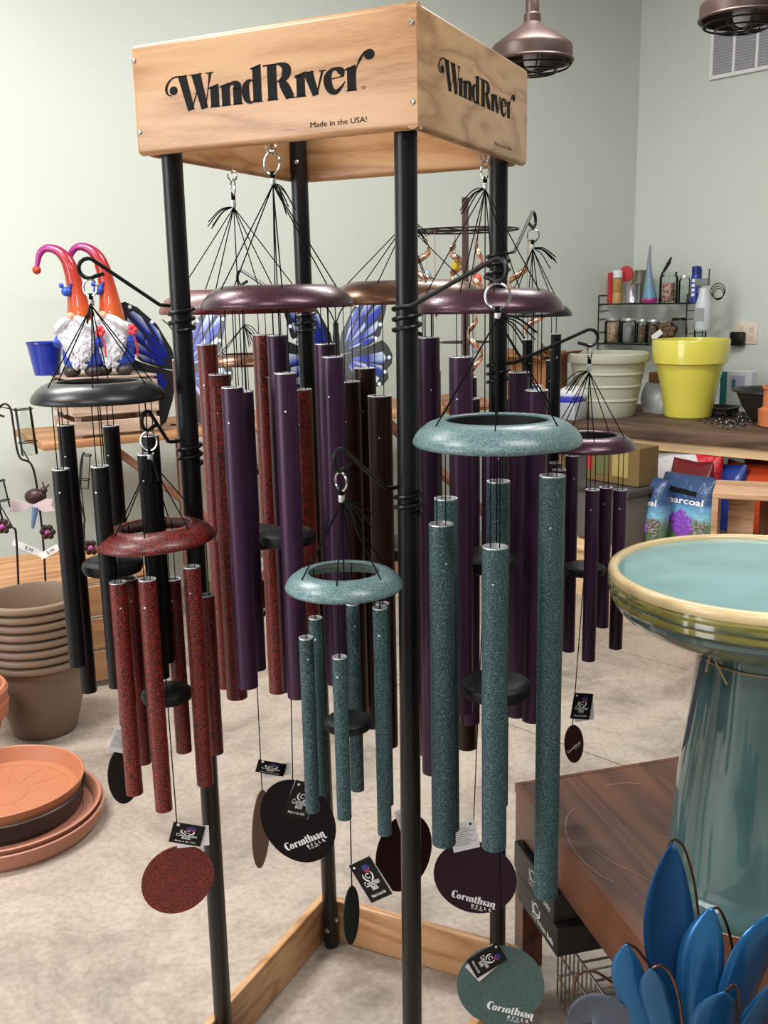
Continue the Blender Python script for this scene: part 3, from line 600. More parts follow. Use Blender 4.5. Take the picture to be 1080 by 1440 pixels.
M_brace = wood('brace_wood', [(0, (104, 66, 46)), (.5, (132, 88, 62)), (1, (152, 106, 78))], 0, 'Z', 12, .2, .7)
M_walnut = wood('walnut_top', [(0, (52, 27, 16)), (.4, (88, 50, 31)), (1, (112, 67, 43))], math.radians(-76), 'X', 10, .05, .36, 1.2, .1)
M_mahog = wood('mahogany', [(0, (52, 22, 11)), (.4, (88, 42, 21)), (1, (116, 60, 31))], math.radians(-76), 'X', 9, .05, .34, 1.2, .15)
M_wire = plain('wire_dark', (44, 36, 32), .45, .6); M_wirebk = plain('wire_black', (22, 24, 24), .4, .5)
M_copper = plain('copper_ribbon', (226, 176, 150), .2, .9); M_copperwire = plain('copper_wire', (128, 92, 72), .3, 1.)
M_glass = glass('clear_glass', (250, 252, 251)); M_card = plain('cardboard', (166, 114, 76), .85, var=.06, vscale=20)
M_terra = plain('terracotta', (176, 110, 80), .55, bump=.05, bscale=150, var=.05); M_terra2 = plain('terracotta_pink', (178, 120, 98), .55, var=.04)
M_brownpot = plain('taupe_plastic', (122, 101, 82), .5, bump=.06, bscale=220); M_brownlow = M_brownpot
M_sagepot = plain('sage_plastic', (178, 178, 160), .45); M_yellow = plain('yellow_glaze', (214, 205, 84), .25, coat=.4); M_cobalt = plain('cobalt_metal', (20, 44, 150), .28, coat=.4)

# ---- long plank table along the left wall
pA = atz(71, 634, .93); pB = atz(683, 577, .93); PD = nrm(pB - pA); PNI = V(-PD[1], PD[0], 0)
pA = pA - PD * .03; LEN = 2.55
T = thing('plank_table', 'long rustic plank table on slanted legs along the left wall', 'table', (pA[0], pA[1], 0))
for k in range(4):
    m = MB(); m.rbox(pA + PD * LEN / 2 + PNI * (.075 + k * .15) + UZ * .0175, PD * LEN / 2, PNI * .0735, UZ * .0175, .008, 2); m.build('plank', M_pine, T)
def stick(name, a, b, w, t, mat, par, up=UZ):
    e = nrm(b - a); s = nrm(np.cross(e, up)) if abs(e @ up) < .99 else V(1, 0, 0); q = np.cross(s, e)
    m = MB(); m.box((a + b) / 2, (b - a) / 2, s * w / 2, q * t / 2); return m.build(name, mat, par, smooth=0)
for s in (.3, 1.05, 1.75):
    b0 = pA + PD * s + PNI * .1; b0[2] = .925
    q = b0 + PD * .75 + PNI * .02; q[2] = .26
    stick('slanted_leg', b0, q, .03, .09, M_brace, T, up=PNI)
    g = pA + PD * (s + .5) + PNI * .52; g[2] = 0; stick('post', g, g + UZ * .925, .06, .06, M_brace, T)
    r0 = q + PD * .04; stick('slanted_leg', r0, V(r0[0], r0[1], 0), .05, .06, M_brace, T)
# ---- upturned crate and what stands on it
def slat_crate(label, o, e, nin, W, D, Hh, mat, rows=3, gap=.3, top=True, group=None, legs=False):
    T = thing('slat_crate', label, 'crate', o, group); sh = Hh / rows; o = np.asarray(o, float)
    for k in range(rows):
        zc = o[2] + sh * (k + .5); hh = sh * (1 - gap) / 2
        for a in (0, 1):
            m = MB(); m.rbox(o + e * W / 2 + nin * (.006 + a * (D - .012)) + UZ * (zc - o[2]), e * W / 2, nin * .005, UZ * hh, .002, 1); m.build('slat', mat, T)
            m = MB(); m.rbox(o + e * (.006 + a * (W - .012)) + nin * D / 2 + UZ * (zc - o[2]), e * .005, nin * (D / 2 - .012), UZ * hh, .002, 1); m.build('slat', mat, T)
    for a in (0, 1):
        for b in (0, 1):
            m = MB(); m.box(o + e * (.024 + a * (W - .048)) + nin * (.024 + b * (D - .048)) + UZ * Hh / 2, e * .012, nin * .012, UZ * Hh / 2); m.build('corner_post', mat, T, smooth=0)
    if top:
        n = 4
        for k in range(n):
            m = MB(); m.rbox(o + e * W / 2 + nin * (D * (k + .5) / n) + UZ * (Hh + .005), e * W / 2, nin * (D / n * .46), UZ * .005, .002, 1); m.build('slat', mat, T)
    return T
cr = atz(106, 618, .966); CW = .36; CD_ = .37
e = PD; ctop = .0
zt_ = zpix(cr[0], cr[1], 540); CH = zt_ - .966 + .012
slat_crate('weathered slat crate upturned on the plank table under the gnomes', V(cr[0], cr[1], .966), PD, PNI, .385, CD_, CH, M_crate)
ZC = .966 + CH + .0105
bp = atz(66, 531, ZC); bp = cr + PNI * .27 + PD * .06; bp[2] = ZC
s_ = pxs(bp)
spun('bucket_pot', [(0, .002), (.0, 0), (17 * s_, 0), (24.5 * s_, 46 * s_), (25.5 * s_, 46 * s_), (25.5 * s_, 43.5 * s_), (23.5 * s_, 43.5 * s_), (16 * s_, .006), (0, .006)], at(67, 531, bp[1]) * V(1, 1, 0) + UZ * ZC, M_cobalt, 'cobalt blue flared bucket pot at the edge of the crate', 'pot')
M_gbeard = plain('beard_white', (214, 214, 222), .7, bump=1.0, bscale=70); M_gblue = plain('gnome_blue', (34, 70, 178), .4, coat=.3); M_gskin = plain('gnome_skin', (226, 164, 134), .5); M_gboot = plain('gnome_boot', (52, 44, 42), .45); M_hat = vcol('gnome_hat', .32, .1, .5); M_gred = plain('gnome_red', (196, 40, 52), .4); M_gball = plain('gnome_ball', (176, 58, 34), .4)
def gnome(px, d, label, sgn=1):
    b = at(px, 525, d); b[2] = ZC; s = pxs(b); T = thing('garden_gnome', label, 'gnome', b, 'two garden gnomes on the crate')
    X = lambda x, y, dy=0: b + V((x) * s, dy * s, (y) * s)       # photo pixels right of and above the base
    m = MB(); m.lathe([(0, 10), (20, 10), (27, 18), (28, 32), (24, 55), (17, 74), (0, 76)], (0, 0, 0), 26); m.v = [tuple(X(p[0], p[2], p[1] * .8)) for p in m.v]; m.build('body', M_gblue, T)
    for q in (-1, 1):
        m = MB(); m.ell(X(q * 15, 7.5, -8), 12 * s, 15 * s, 8.5 * s); m.build('boot', M_gboot, T)
    # beard: a tapering fleece hanging from the cheeks
    vs = []; rows = 22; colsn = 27; jr = random.Random(11)
    m = MB()
    for j in range(rows + 1):
        t = j / rows; y = 76 - 62 * t; w = 27 * (1 - t) ** .45 * (1 if t < .35 else 1 - (t - .35) * .55) + 1.5
        for i in range(colsn):
            a = PI * (i / (colsn - 1)); wv = 1 + .05 * math.sin(i * 2.1 + j * 1.3)
            vs.append(X(-math.cos(a) * w * wv, y + 3 * math.sin(i * 1.7) * t - 6 * (abs(i - 13) / 13) * (t < .1), -14 - 12 * math.sin(a) * wv * (1 - .25 * t) - jr.uniform(0, 3.2)))
    m.add(vs, [(j * colsn + i, j * colsn + i + 1, (j + 1) * colsn + i + 1, (j + 1) * colsn + i) for j in range(rows) for i in range(colsn - 1)])
    bo = m.build('beard', M_gbeard, T, smooth=60); sm = bo.modifiers.new('s', 'SOLIDIFY'); sm.thickness = .012; sm.offset = -1
    for q in (-1, 1):
        m = MB(); m.tube(catmull([X(q * 2, 80, -27), X(q * 12, 76, -30), X(q * 24, 66, -25), X(q * 31, 60, -20)], 5), [5 * s] * 5 + [6 * s] * 5 + [4.5 * s - k * .7 * s for k in range(6)], 8); m.build('moustache', M_gbeard, T)
    m = MB(); m.ell(X(-4, 83, -29), 5.5 * s, 5.5 * s, 5.5 * s, 12, 8); m.build('nose', M_gskin, T)
    hp = [(0, 68, 19), (0, 82, 17.5), (-1, 100, 14.5), (-3, 122, 11.6), (-7, 146, 10), (-13, 161, 8.6), (-24, 171.5, 6.6), (-38, 174.5, 5.2), (-48, 167, 4.4), (-53, 151, 3.2)]
    cs = [lin(c) for c in ((186, 84, 20), (186, 82, 20), (182, 68, 20), (172, 50, 22), (160, 30, 26), (156, 24, 40), (156, 28, 84), (160, 34, 118), (158, 38, 132), (156, 40, 136))]
    P = catmull([V(*q) for q in hp], 5); cc = [tuple(np.asarray(cs[min(i // 5, 9)]) * (1 - (i % 5) / 5) + np.asarray(cs[min(i // 5 + 1, 9)]) * ((i % 5) / 5)) for i in range(len(P))]
    m = MB(); m.tube([X(p[0], p[1]) for p in P], [p[2] * s for p in P], 18, col=cc); m.build('hat', M_hat, T, smooth=60)
    m = MB(); m.ell(X(-54, 146), 6 * s, 6 * s, 6 * s, 12, 8); m.build('hat_ball', M_gball, T)
    m = MB(); bx, by, bd = -12, 116, -13     # little bird on the hat
    m.ell(X(bx, by, bd), 7 * s, 6 * s, 6.5 * s, 12, 8); m.ell(X(bx - 6, by + 8, bd), 3.4 * s, 3.4 * s, 3.6 * s, 10, 6); m.tube([X(bx + 3, by + 2, bd), X(bx + 8, by + 11, bd)], [3 * s, 1 * s], 8); m.build('bird', M_gblue, T)
    m = MB()
    for k in range(5):
        a = 2 * PI * k / 5; m.ell(X(33 + 4 * math.cos(a), 62 + 4.5 * math.sin(a), -24), 3.6 * s, 2.2 * s, 3.6 * s, 8, 6)
    m.tube([X(33, 62, -23), X(38, 40, -22), X(37, 26, -20)], 1.1 * s, 6); m.build('flower', M_gred, T)
    for q in (-1, 1):
        m = MB(); m.tube(catmull([X(q * 18, 66, -4), X(q * 27, 54, -10), X(q * 29, 44, -20)], 4), 6 * s, 8); m.build('sleeve', M_gblue, T)
dG = cr[1] + .17
gnome(119, dG - .02, 'garden gnome with a curled pink-tipped orange hat, nearer the blue pot'); gnome(163, dG + .03, 'garden gnome with a curled orange hat, nearer the blue butterfly')
# ---- metal butterflies
M_bfblack = plain('butterfly_black', (18, 20, 26), .35, coat=.3); M_bfcell = vcol('butterfly_enamel', .25, .2, .5); M_bfdot = plain('butterfly_dot', (206, 216, 222), .4)
WING_U = [(2, 78), (8, 108), (26, 142), (50, 165), (66, 173), (74, 171), (76, 160), (72, 140), (67, 120), (63, 104), (50, 92), (24, 82)]
WING_L = [(2, 76), (24, 82), (50, 91), (66, 98), (74, 90), (80, 78), (79, 66), (72, 58), (74, 46), (66, 36), (56, 34), (50, 20), (42, 6), (32, 0), (22, 8), (12, 36)]
def raypoly(o, a, poly):
    dv = (math.cos(a), math.sin(a)); best = 0
    for i in range(len(poly)):
        p, q = poly[i], poly[(i + 1) % len(poly)]; ex, ey = q[0] - p[0], q[1] - p[1]; den = dv[0] * ey - dv[1] * ex
        if abs(den) < 1e-9: continue
        t = ((p[0] - o[0]) * ey - (p[1] - o[1]) * ex) / den; u = ((p[0] - o[0]) * dv[1] - (p[1] - o[1]) * dv[0]) / den
        if 0 <= u <= 1 and t > best: best = t
    return best
def butterfly(px, ybase, d, label, yaw=0):
    b = at(px, ybase, d); b[2] = .966; s = pxs(b); T = thing('metal_butterfly', label, 'butterfly', b, 'blue metal butterflies')
    for sg in (-1, 1):
        fold = math.radians(14); ux = V(sg * math.cos(fold), math.sin(fold) * -1, 0); n = V(-sg * math.sin(fold) * -1 * -1, -math.cos(fold), 0)
        for outl, root in ((WING_U, (10, 84)), (WING_L, (12, 72))):
            m = MB(); m.prism(outl, b, ux * s, UZ * s, n, .004); w = m.build('wing', M_bfblack, T, smooth=0)
            if outl is WING_U: ang = [12, 26, 40, 53, 64, 76]
            else: ang = [-62, -44, -26, -8, 12]
            for i in range(len(ang) - 1):
                for t0, t1, kind in ((.16, .48, 0), (.52, .84, 1)):
                    A = [math.radians(ang[i] + 1.6), math.radians((ang[i] + ang[i + 1]) / 2), math.radians(ang[i + 1] - 1.6)]
                    rr = [raypoly(root, a, outl) for a in A]
                    lo = [(root[0] + math.cos(a) * r * t0, root[1] + math.sin(a) * r * t0) for a, r in zip(A, rr)]; hi = [(root[0] + math.cos(a) * r * (t1 + (.03 if k == 1 else 0)), root[1] + math.sin(a) * r * (t1 + (.03 if k == 1 else 0))) for k, (a, r) in enumerate(zip(A, rr))]
                    pts = lo + hi[::-1]; m = MB(); m.prism(pts, b + n * .004, ux * s, UZ * s, n, .0012)
                    blue, pale = lin((14, 34, 140)), lin((176, 192, 204)); 
                    cl = [blue] * 3 + [pale if kind else blue, blue if (i + kind) % 2 else pale, blue]; m.c = cl + cl
                    m.build('wing_cell', M_bfcell, w, smooth=0)
                    if kind == 1:
                        a, r = A[1], rr[1]; m = MB(); m.lathe([(0, 0), (2.6 * s, 0), (2.6 * s, .001), (0, .0012)], b + ux * s * (root[0] + math.cos(a) * r * .935) + UZ * s * (root[1] + math.sin(a) * r * .935) + n * .004, 10, n); m.build('wing_spot', M_bfdot, w)
    m = MB(); m.tube(catmull([b + UZ * s * 40, b + UZ * s * 75, b + UZ * s * 110, b + UZ * s * 122], 4), [2.5 * s] * 4 + [5 * s] * 4 + [4 * s] * 5, 10); m.build('body', M_bfblack, T)
    m = MB()
    for sg in (-1, 1): m.tube(catmull([b + UZ * s * 120, b + V(sg * 8 * s, -.01, 138 * s), b + V(sg * 18 * s, -.01, 148 * s)], 5), 1 * s, 6)
    m.build('antennae', M_bfblack, T)
    m = MB(); m.tube([b + V(0, .004, 60 * s), b + V(0, .05, 0)], 1.4 * s, 6); m.tube([b + V(-20 * s, .05, .003), b + V(20 * s, .05, .003)], 1.4 * s, 6); m.build('easel_stand', M_bfblack, T)
butterfly(257, 600, cr[1] + .38, 'blue and white enamelled metal butterfly beside the gnomes'); butterfly(476, 588, cr[1] + .9, 'blue and white enamelled metal butterfly behind the bronze tubes')
# ---- low wooden platform on the left with rain gauges on stakes
q0 = atz(142, 966, 0); P0 = q0 - PD * 1.2; ZP = zpix(q0[0], q0[1], 812)
PL = thing('low_platform', 'low pine platform behind the brown pots', 'platform', (P0[0], P0[1], 0))
for k in range(4):
    m = MB(); m.rbox(P0 + PD * .72 + PNI * (.07 + k * .14) + UZ * (ZP - .014), PD * .72, PNI * .067, UZ * .014, .004, 1); m.build('plank', M_pine, PL)
for k in range(3):
    m = MB(); m.rbox(P0 + PD * .72 + PNI * .012 + UZ * (.02 + (ZP - .05) * (k + .5) / 3), PD * .71, PNI * .01, UZ * ((ZP - .05) / 6 - .006), .003, 1); m.build('front_board', M_pine, PL)
for a in (.04, 1.40):
    m = MB(); m.box(P0 + PD * a + PNI * .3 + UZ * (ZP - .03) / 2, PD * .025, PNI * .25, UZ * (ZP - .03) / 2); m.build('side_panel', M_pine, PL, smooth=0)
M_bug = plain('bug_metal', (58, 36, 34), .4, .4); M_bugwing = plain('bug_wing', (206, 184, 186), .3); M_bugblue = plain('bug_blue', (110, 140, 176), .35, .3); M_pinkgem = plain('pink_gem', (176, 62, 140), .2); M_paper = plain('paper_tag', (236, 234, 230), .7)
def gauge(label, base, tilt, tube_top, tube_bot, tr, d, curl, bug=None, price=None, flower=None):
    b = at(*base, d); b[2] = ZP; s = pxs(b); T = thing('rain_gauge_stake', label, 'rain gauge', b, 'rain gauges on garden stakes')
    G = lambda x, y, dy=0: at(x, y, d + dy)
    tt, tb = G(*tube_top), G(*tube_bot)
    m = MB(); m.tube(catmull([b, G(base[0] + (curl[0][0] - base[0]) * .2, base[1] - 60, .0)] + [G(*c) for c in curl], 6), .0042, 7); m.build('stake', M_wire, T)
    m = MB(); ax = nrm(tt - tb); L = np.linalg.norm(tt - tb); m.lathe([(0, .002), (tr * s, .002), (tr * s, L), (tr * s * .93, L), (tr * s * .93, .006), (0, .006)], tb, 18, ax); m.build('glass_tube', M_glass, T)
    
    for fr_, cq in ((.96, curl[-3]), (.28, curl[0])):
        m = MB(); m.torus(tb + ax * L * fr_, tr * s + .003, .0024, ax, 20, 6); m.tube([tb + ax * L * fr_ - V(tr * s + .003, 0, 0), G(*cq)], .0024, 6); m.build('ring_holder', M_wire, T)
    if bug:
        m = MB(); c = G(*bug, -.03); m.ell(c, 15 * s, 12 * s, 11 * s); m.ell(c + V(12 * s, 0, 8 * s), 5 * s, 5 * s, 5 * s, 10, 6); m.tube([c + V(13 * s, 0, 12 * s), c + V(11 * s, 0, 20 * s)], 1 * s, 5); m.tube([c + V(15 * s, 0, 11 * s), c + V(20 * s, 0, 16 * s)], 1 * s, 5); m.build('ladybird', M_bug, T)
        for sg in (-1, 1):
            pts = [(0, 0), (sg * 20, 9), (sg * 30, 8), (sg * 27, 0), (sg * 31, -8), (sg * 16, -9)]; m = MB(); m.prism(pts, c + V(-2 * s, -13 * s, -10 * s), V(s, 0, 0), UZ * s, V(0, -1, 0), .003); m.build('wing', M_bugwing, T, smooth=0)
        m = MB(); m.tube([c + V(3 * s, -12 * s, -12 * s), c + V(-4 * s, -12 * s, -42 * s)], [5 * s, 2 * s], 8); m.build('tail', M_bugblue, T)
    if flower:
        m = MB(); c = G(*flower, -.03)
        for k in range(6): a = 2 * PI * k / 6; m.ell(c + V(7 * s * math.cos(a), 0, 7 * s * math.sin(a)), 4.5 * s, 2.5 * s, 4.5 * s, 8, 6)
        m.build('flower', M_bug, T); m = MB(); m.ell(c - V(0, 3 * s, 0), 3.5 * s, 3 * s, 3.5 * s, 8, 6); m.build('flower_centre', M_pinkgem, T)
    if price:
        (x0, y0, x1, y1, w) = price; a, c2 = G(x0, y0, -.04), G(x1, y1, -.04); e = c2 - a; L = np.linalg.norm(e); e /= L; u = nrm(np.cross(e, V(0, 1, 0))); u = u if u[2] > 0 else -u
        m = MB(); m.prism([(0, -w * s / 2), (L, -w * s / 2), (L, w * s / 2), (0, w * s / 2)], a, e, u, V(0, -1, 0), .001); pt = m.build('price_tag', M_paper, T, smooth=0)
        m = MB(); addtext(m, '8.99', lambda x, y: a + e * (x * s) + u * (y * s) - V(0, .0014, 0), L / s * .58, -w * .3, w * .8); m.build('price_lettering', M_ink, pt, smooth=0)
gauge('rain gauge stake with scrolled wire arms and a brown ladybird', (63, 812), 0, (32, 573), (42, 640), 11, 3.72, [(47, 660), (27, 642), (19, 600), (15, 576), (8, 568), (0, 572), (-2, 582), (6, 586)], (50, 698), (18, 762, 58, 779, 9), (67, 748))
gauge('small rain gauge stake behind the black chime tubes', (118, 800), 0, (122, 638), (119, 688), 5.5, 3.95, [(119, 730), (112, 700), (113, 660), (115, 645), (118, 636)], None, None, (128, 770))
gauge('rain gauge stake with a pink flower at the left edge', (24, 815), 0, (-2, 675), (8, 715), 7, 3.6, [(18, 742), (6, 738), (-6, 690), (-8, 675), (-12, 668)], None, (57, 783, 82, 769, 9), (4, 740))
# ---- stack of brown pots, terracotta pots and saucers on the floor
s_ = pxs(at(62, 930, 3.44)); pc = at(62, 1000, 3.46)
RIM = .183; PHH = .30; step = .0375
PPROF = [(0, .0), (.105, 0), (.115, .01), (.152, .15), (.162, .245), (.163, .271), (.180, .273), (.185, .278), (.186, .287), (.183, .295), (.176, .298), (.166, .298), (.161, .285), (.152, .20), (.132, .09), (.10, .012), (0, .012)]
npots = 8; z8 = zpix(pc[0], pc[1], 836) - .298; st = (z8 - 0.0) / (npots - 1) if z8 > .1 else .0375; 
p0 = spun('plant_pot', PPROF, V(pc[0], pc[1], 0), M_brownpot, 'lowest taupe plastic pot of the nested stack, its whole body showing', 'plant pot', 'nested taupe pots', 48)
names = ['second taupe pot from the bottom of the nested stack', 'third taupe pot from the bottom of the nested stack', 'fourth taupe pot from the bottom of the nested stack', 'fifth taupe pot from the bottom of the nested stack', 'third taupe pot from the top of the nested stack', 'second taupe pot from the top of the nested stack', 'topmost taupe plastic pot of the nested stack, its inside showing']
for k, nmz in enumerate(names): copy_tree(p0, V(pc[0] + .002 * math.sin(k * 2), pc[1], st * (k + 1)), nmz)
tp = at(-62, 1010, 3.1)
zt2 = zpix(tp[0], tp[1], 953)
t0 = spun('terracotta_pot', [(0, 0), (.11, 0), (.135, .20), (.165, .205), (.172, .25), (.165, .262), (.155, .262), (.15, .21), (.10, .012), (0, .012)], V(tp[0], tp[1], max(0, zt2 - .262 - .045)), M_terra, 'lower of two nested terracotta pots at the left edge', 'plant pot', 'terracotta pots at the left edge', 44)
t0.location.z = 0
copy_tree(t0, V(tp[0], tp[1], .045), 'upper of two nested terracotta pots at the left edge')
sp = at(10, 1150, 2.76)
def saucer(R, h): return [(0, .004), (R * .82, .004), (R * .86, 0), (R * .93, .0), (R * .955, h * .22), (R * .95, h * .3), (R * .985, h * .95), (R, h), (R * .985, h * 1.04), (R * .965, h), (R * .90, .018), (R * .80, .016), (R * .79, .012), (R * .3, .012), (R * .295, .0105), (R * .285, .0105), (R * .28, .012), (0, .012)]
a = spun('plant_saucer', saucer(.288, .055), V(sp[0], sp[1], 0), M_terra2, 'widest pink terracotta saucer lying on the floor', 'saucer', 'plant saucers', 64)
a = spun('plant_saucer', saucer(.280, .05), V(sp[0], sp[1], .02), M_terra2, 'pink terracotta saucer nested on the widest one', 'saucer', 'plant saucers', 64)
a = spun('plant_saucer', saucer(.245, .062), V(sp[0] - .02, sp[1] + .04, .036), plain('black_plastic', (34, 32, 33), .4), 'black plastic saucer under the orange one', 'saucer', 'plant saucers', 64)
SA = spun('plant_saucer', saucer(.243, .062), V(sp[0] - .022, sp[1] + .045, .066), plain('terracotta_orange', (178, 113, 80), .5), 'orange terracotta saucer with radial ribs on top of the saucers', 'saucer', 'plant saucers', 64)
for k in range(12):
    a_ = 2 * PI * k / 12 + .2; o_ = ORG[SA.name]; dv = V(math.cos(a_), math.sin(a_), 0)
    m = MB(); m.tube([o_ + dv * .075 + UZ * .0122, o_ + dv * .185 + UZ * .0122], .0012, 5); m.build('rib', MATS['terracotta_orange'], SA)
# ------------------------------------------------------------------ right side: work bench along the right wall
ZB = .80
bA = atz(860, 596.5, ZB); bB = atz(1080, 613.5, ZB); BD = nrm(bB - bA); BN = V(-BD[1], BD[0], 0); BN = BN if BN[1] > 0 else -BN   # BN towards the wall
bS = bA - BD * .55; BL = 2.5
T = thing('work_bench', 'rough timber work bench along the right wall', 'bench', (bS[0], bS[1], 0))
for k in range(5):
    m = MB(); m.rbox(bS + BD * BL / 2 + BN * (.105 + k * .21) + UZ * -.0375, BD * BL / 2, BN * .1035, UZ * .0375, .006, 2); m.build('plank', M_bench, T)
m = MB(); m.box(bS + BD * BL / 2 + BN * .045 + UZ * (-.075 - .028), BD * BL / 2, BN * .02, UZ * .028); m.build('apron', M_pine_r, T, smooth=0)
for s in (.12, 2.3):
    for t in (.09, .95):
        g = bS + BD * s + BN * t; g[2] = 0; m = MB(); m.box(g + UZ * .35, BD * .045, BN * .045, UZ * .35); m.build('leg', M_pine_r, T, smooth=0)
def onb(px, py): return atz(px, py, ZB)
# pots
c = onb(853, 584); c = V(c[0], c[1], ZB); s = pxs(c)
SP = [(0, 0), (37, 0), (39, 3), (42, 22), (43.5, 23), (43.3, 25), (42.6, 26), (45.5, 41), (47, 42), (46.8, 44), (46, 45), (48.3, 58), (49.8, 59), (49.6, 61), (49, 62), (50.5, 74), (55, 75), (56.5, 79), (56, 86), (53, 88), (50.5, 87), (48, 75), (36, 6), (0, 5)]
spun('ribbed_pot', [(r * s, z * s) for r, z in SP], c, M_sagepot, 'sage green ribbed plastic pot on the work bench', 'plant pot', None, 56)
c = onb(967, 586); c = V(c[0], c[1], ZB); s = pxs(c)
YP = [(0, 0), (30, 0), (32, 2), (43.5, 74), (45, 75.5), (50.5, 76), (52.5, 105), (51.5, 108), (49.5, 108), (47, 78), (30, 5), (0, 4)]
spun('yellow_pot', [(r * s, z * s) for r, z in YP], c, M_yellow, 'tall glossy yellow flower pot on the work bench', 'plant pot', None, 56)
c = onb(1104, 600); c = V(c[0], c[1], ZB); s = pxs(c)
spun('terracotta_pot', [(r * s, z * s) for r, z in [(0, 0), (33, 0), (36, 2), (37, 24), (33, 26), (31, 28), (31, 52), (33, 54), (33, 57), (29, 57), (28, 6), (0, 5)]], c, plain('clay_orange', (202, 118, 72), .6), 'stepped terracotta pot at the right edge of the bench', 'plant pot', None, 40)
c = onb(1088, 592); c = V(c[0], c[1], ZB); s = pxs(c)
spun('black_bowl', [(r * s, z * s) for r, z in [(0, 0), (30, 0), (44, 22), (52, 40), (58, 42), (58, 45), (50, 44), (40, 22), (28, 4), (0, 4)]], c, plain('bowl_black', (40, 36, 34), .45), 'wide black planter bowl behind the terracotta pot', 'bowl')
def carton(label, c, e, n, W, D, Hh, mat, flaps=False, name='cardboard_box', cat='box', group=None, prints=()):
    c = np.asarray(c, float); T = thing(name, label, cat, c, group); t = .004
    m = MB()
    if flaps:
        m.box(c + UZ * t / 2, e * W / 2, n * D / 2, UZ * t / 2)
        for a in (-1, 1): m.box(c + e * a * (W / 2 - t / 2) + UZ * Hh / 2, e * t / 2, n * D / 2, UZ * Hh / 2); m.box(c + n * a * (D / 2 - t / 2) + UZ * Hh / 2, e * W / 2, n * t / 2, UZ * Hh / 2)
    else: m.rbox(c + UZ * Hh / 2, e * W / 2, n * D / 2, UZ * Hh / 2, .003, 1)
    m.build('body', mat, T, smooth=0)
    if flaps:
        for a in (-1, 1):
            q = c + e * a * W / 2 + UZ * Hh; dv = nrm(e * a * .8 + UZ * .5); m = MB(); m.box(q + dv * D * .28, dv * D * .28, n * D / 2 * .96, nrm(np.cross(dv, n)) * .002); m.build('flap', mat, T, smooth=0)
            q = c + n * a * D / 2 + UZ * Hh; dv = nrm(n * a * .9 + UZ * .35); m = MB(); m.box(q + dv * D * .25, dv * D * .25, e * W / 2 * .96, nrm(np.cross(dv, e)) * .002); m.build('flap', mat, T, smooth=0)
    for (u0, v0, u1, v1, pm) in prints:
        m = MB(); m.box(c + e * W * (u0 + u1) / 2 + UZ * Hh * (v0 + v1) / 2 - n * (D / 2 + .001), e * W * (u1 - u0) / 2, n * .0006, UZ * Hh * (v1 - v0) / 2); m.build('printed_label', pm, T, smooth=0)
    return T
M_pblue = plain('print_blue', (50, 84, 170), .6)
c = onb(754, 581); c[2] = ZB; s = pxs(c); carton('open cardboard box with flaps behind the black chime tubes', c, BD, BN, 66 * s, .24, 72 * s, M_card, True, prints=[(.0, .25, .4, .6, M_paper), (.08, .48, .3, .58, M_pblue)])
c2 = c + BD * .08 + BN * .02; c2[2] = ZB + 74 * s
m = MB()
rr_ = random.Random(3)
for k in range(46):
    q = c2 + V(rr_.gauss(0, .05), rr_.gauss(0, .03), rr_.uniform(-.02, .05)); dv = nrm(V(rr_.gauss(0, 1), rr_.gauss(0, 1), rr_.gauss(0, .6))); m.tube(catmull([q, q + dv * .03 + UZ * .012, q + dv * .06], 3), [.008, .010, .009, .009, .008, .007, .004], 5)
tag(m.build('dried_moss', plain('moss_brown', (104, 78, 46), .95, var=.3, vscale=60), org=c2), 'clump of dried brown moss sticking out of the open cardboard box', 'moss')
c = onb(799, 589); c[2] = ZB; s = pxs(c)
T = thing('plastic_tub', 'grey plastic tub with a blue lid left of the sage pot', 'tub', c)
m = MB(); m.rbox(c + UZ * 12 * s, BD * 20 * s, BN * 16 * s, UZ * 12 * s, .006); m.build('body', plain('tub_grey', (168, 172, 178), .4), T)
m = MB(); m.rbox(c + UZ * 28 * s, BD * 17 * s, BN * 14 * s, UZ * 4 * s, .006); m.build('lid', plain('lid_blue', (52, 56, 176), .4), T)
m = MB(); m.ell(c + UZ * 34 * s + BN * .05, 22 * s, 16 * s, 12 * s); tag(m.build('plastic_bag', plain('bag_white', (222, 222, 224), .35, bump=1., bscale=30), org=c + BN * .05), 'crumpled white plastic bag on the blue lidded tub', 'bag')
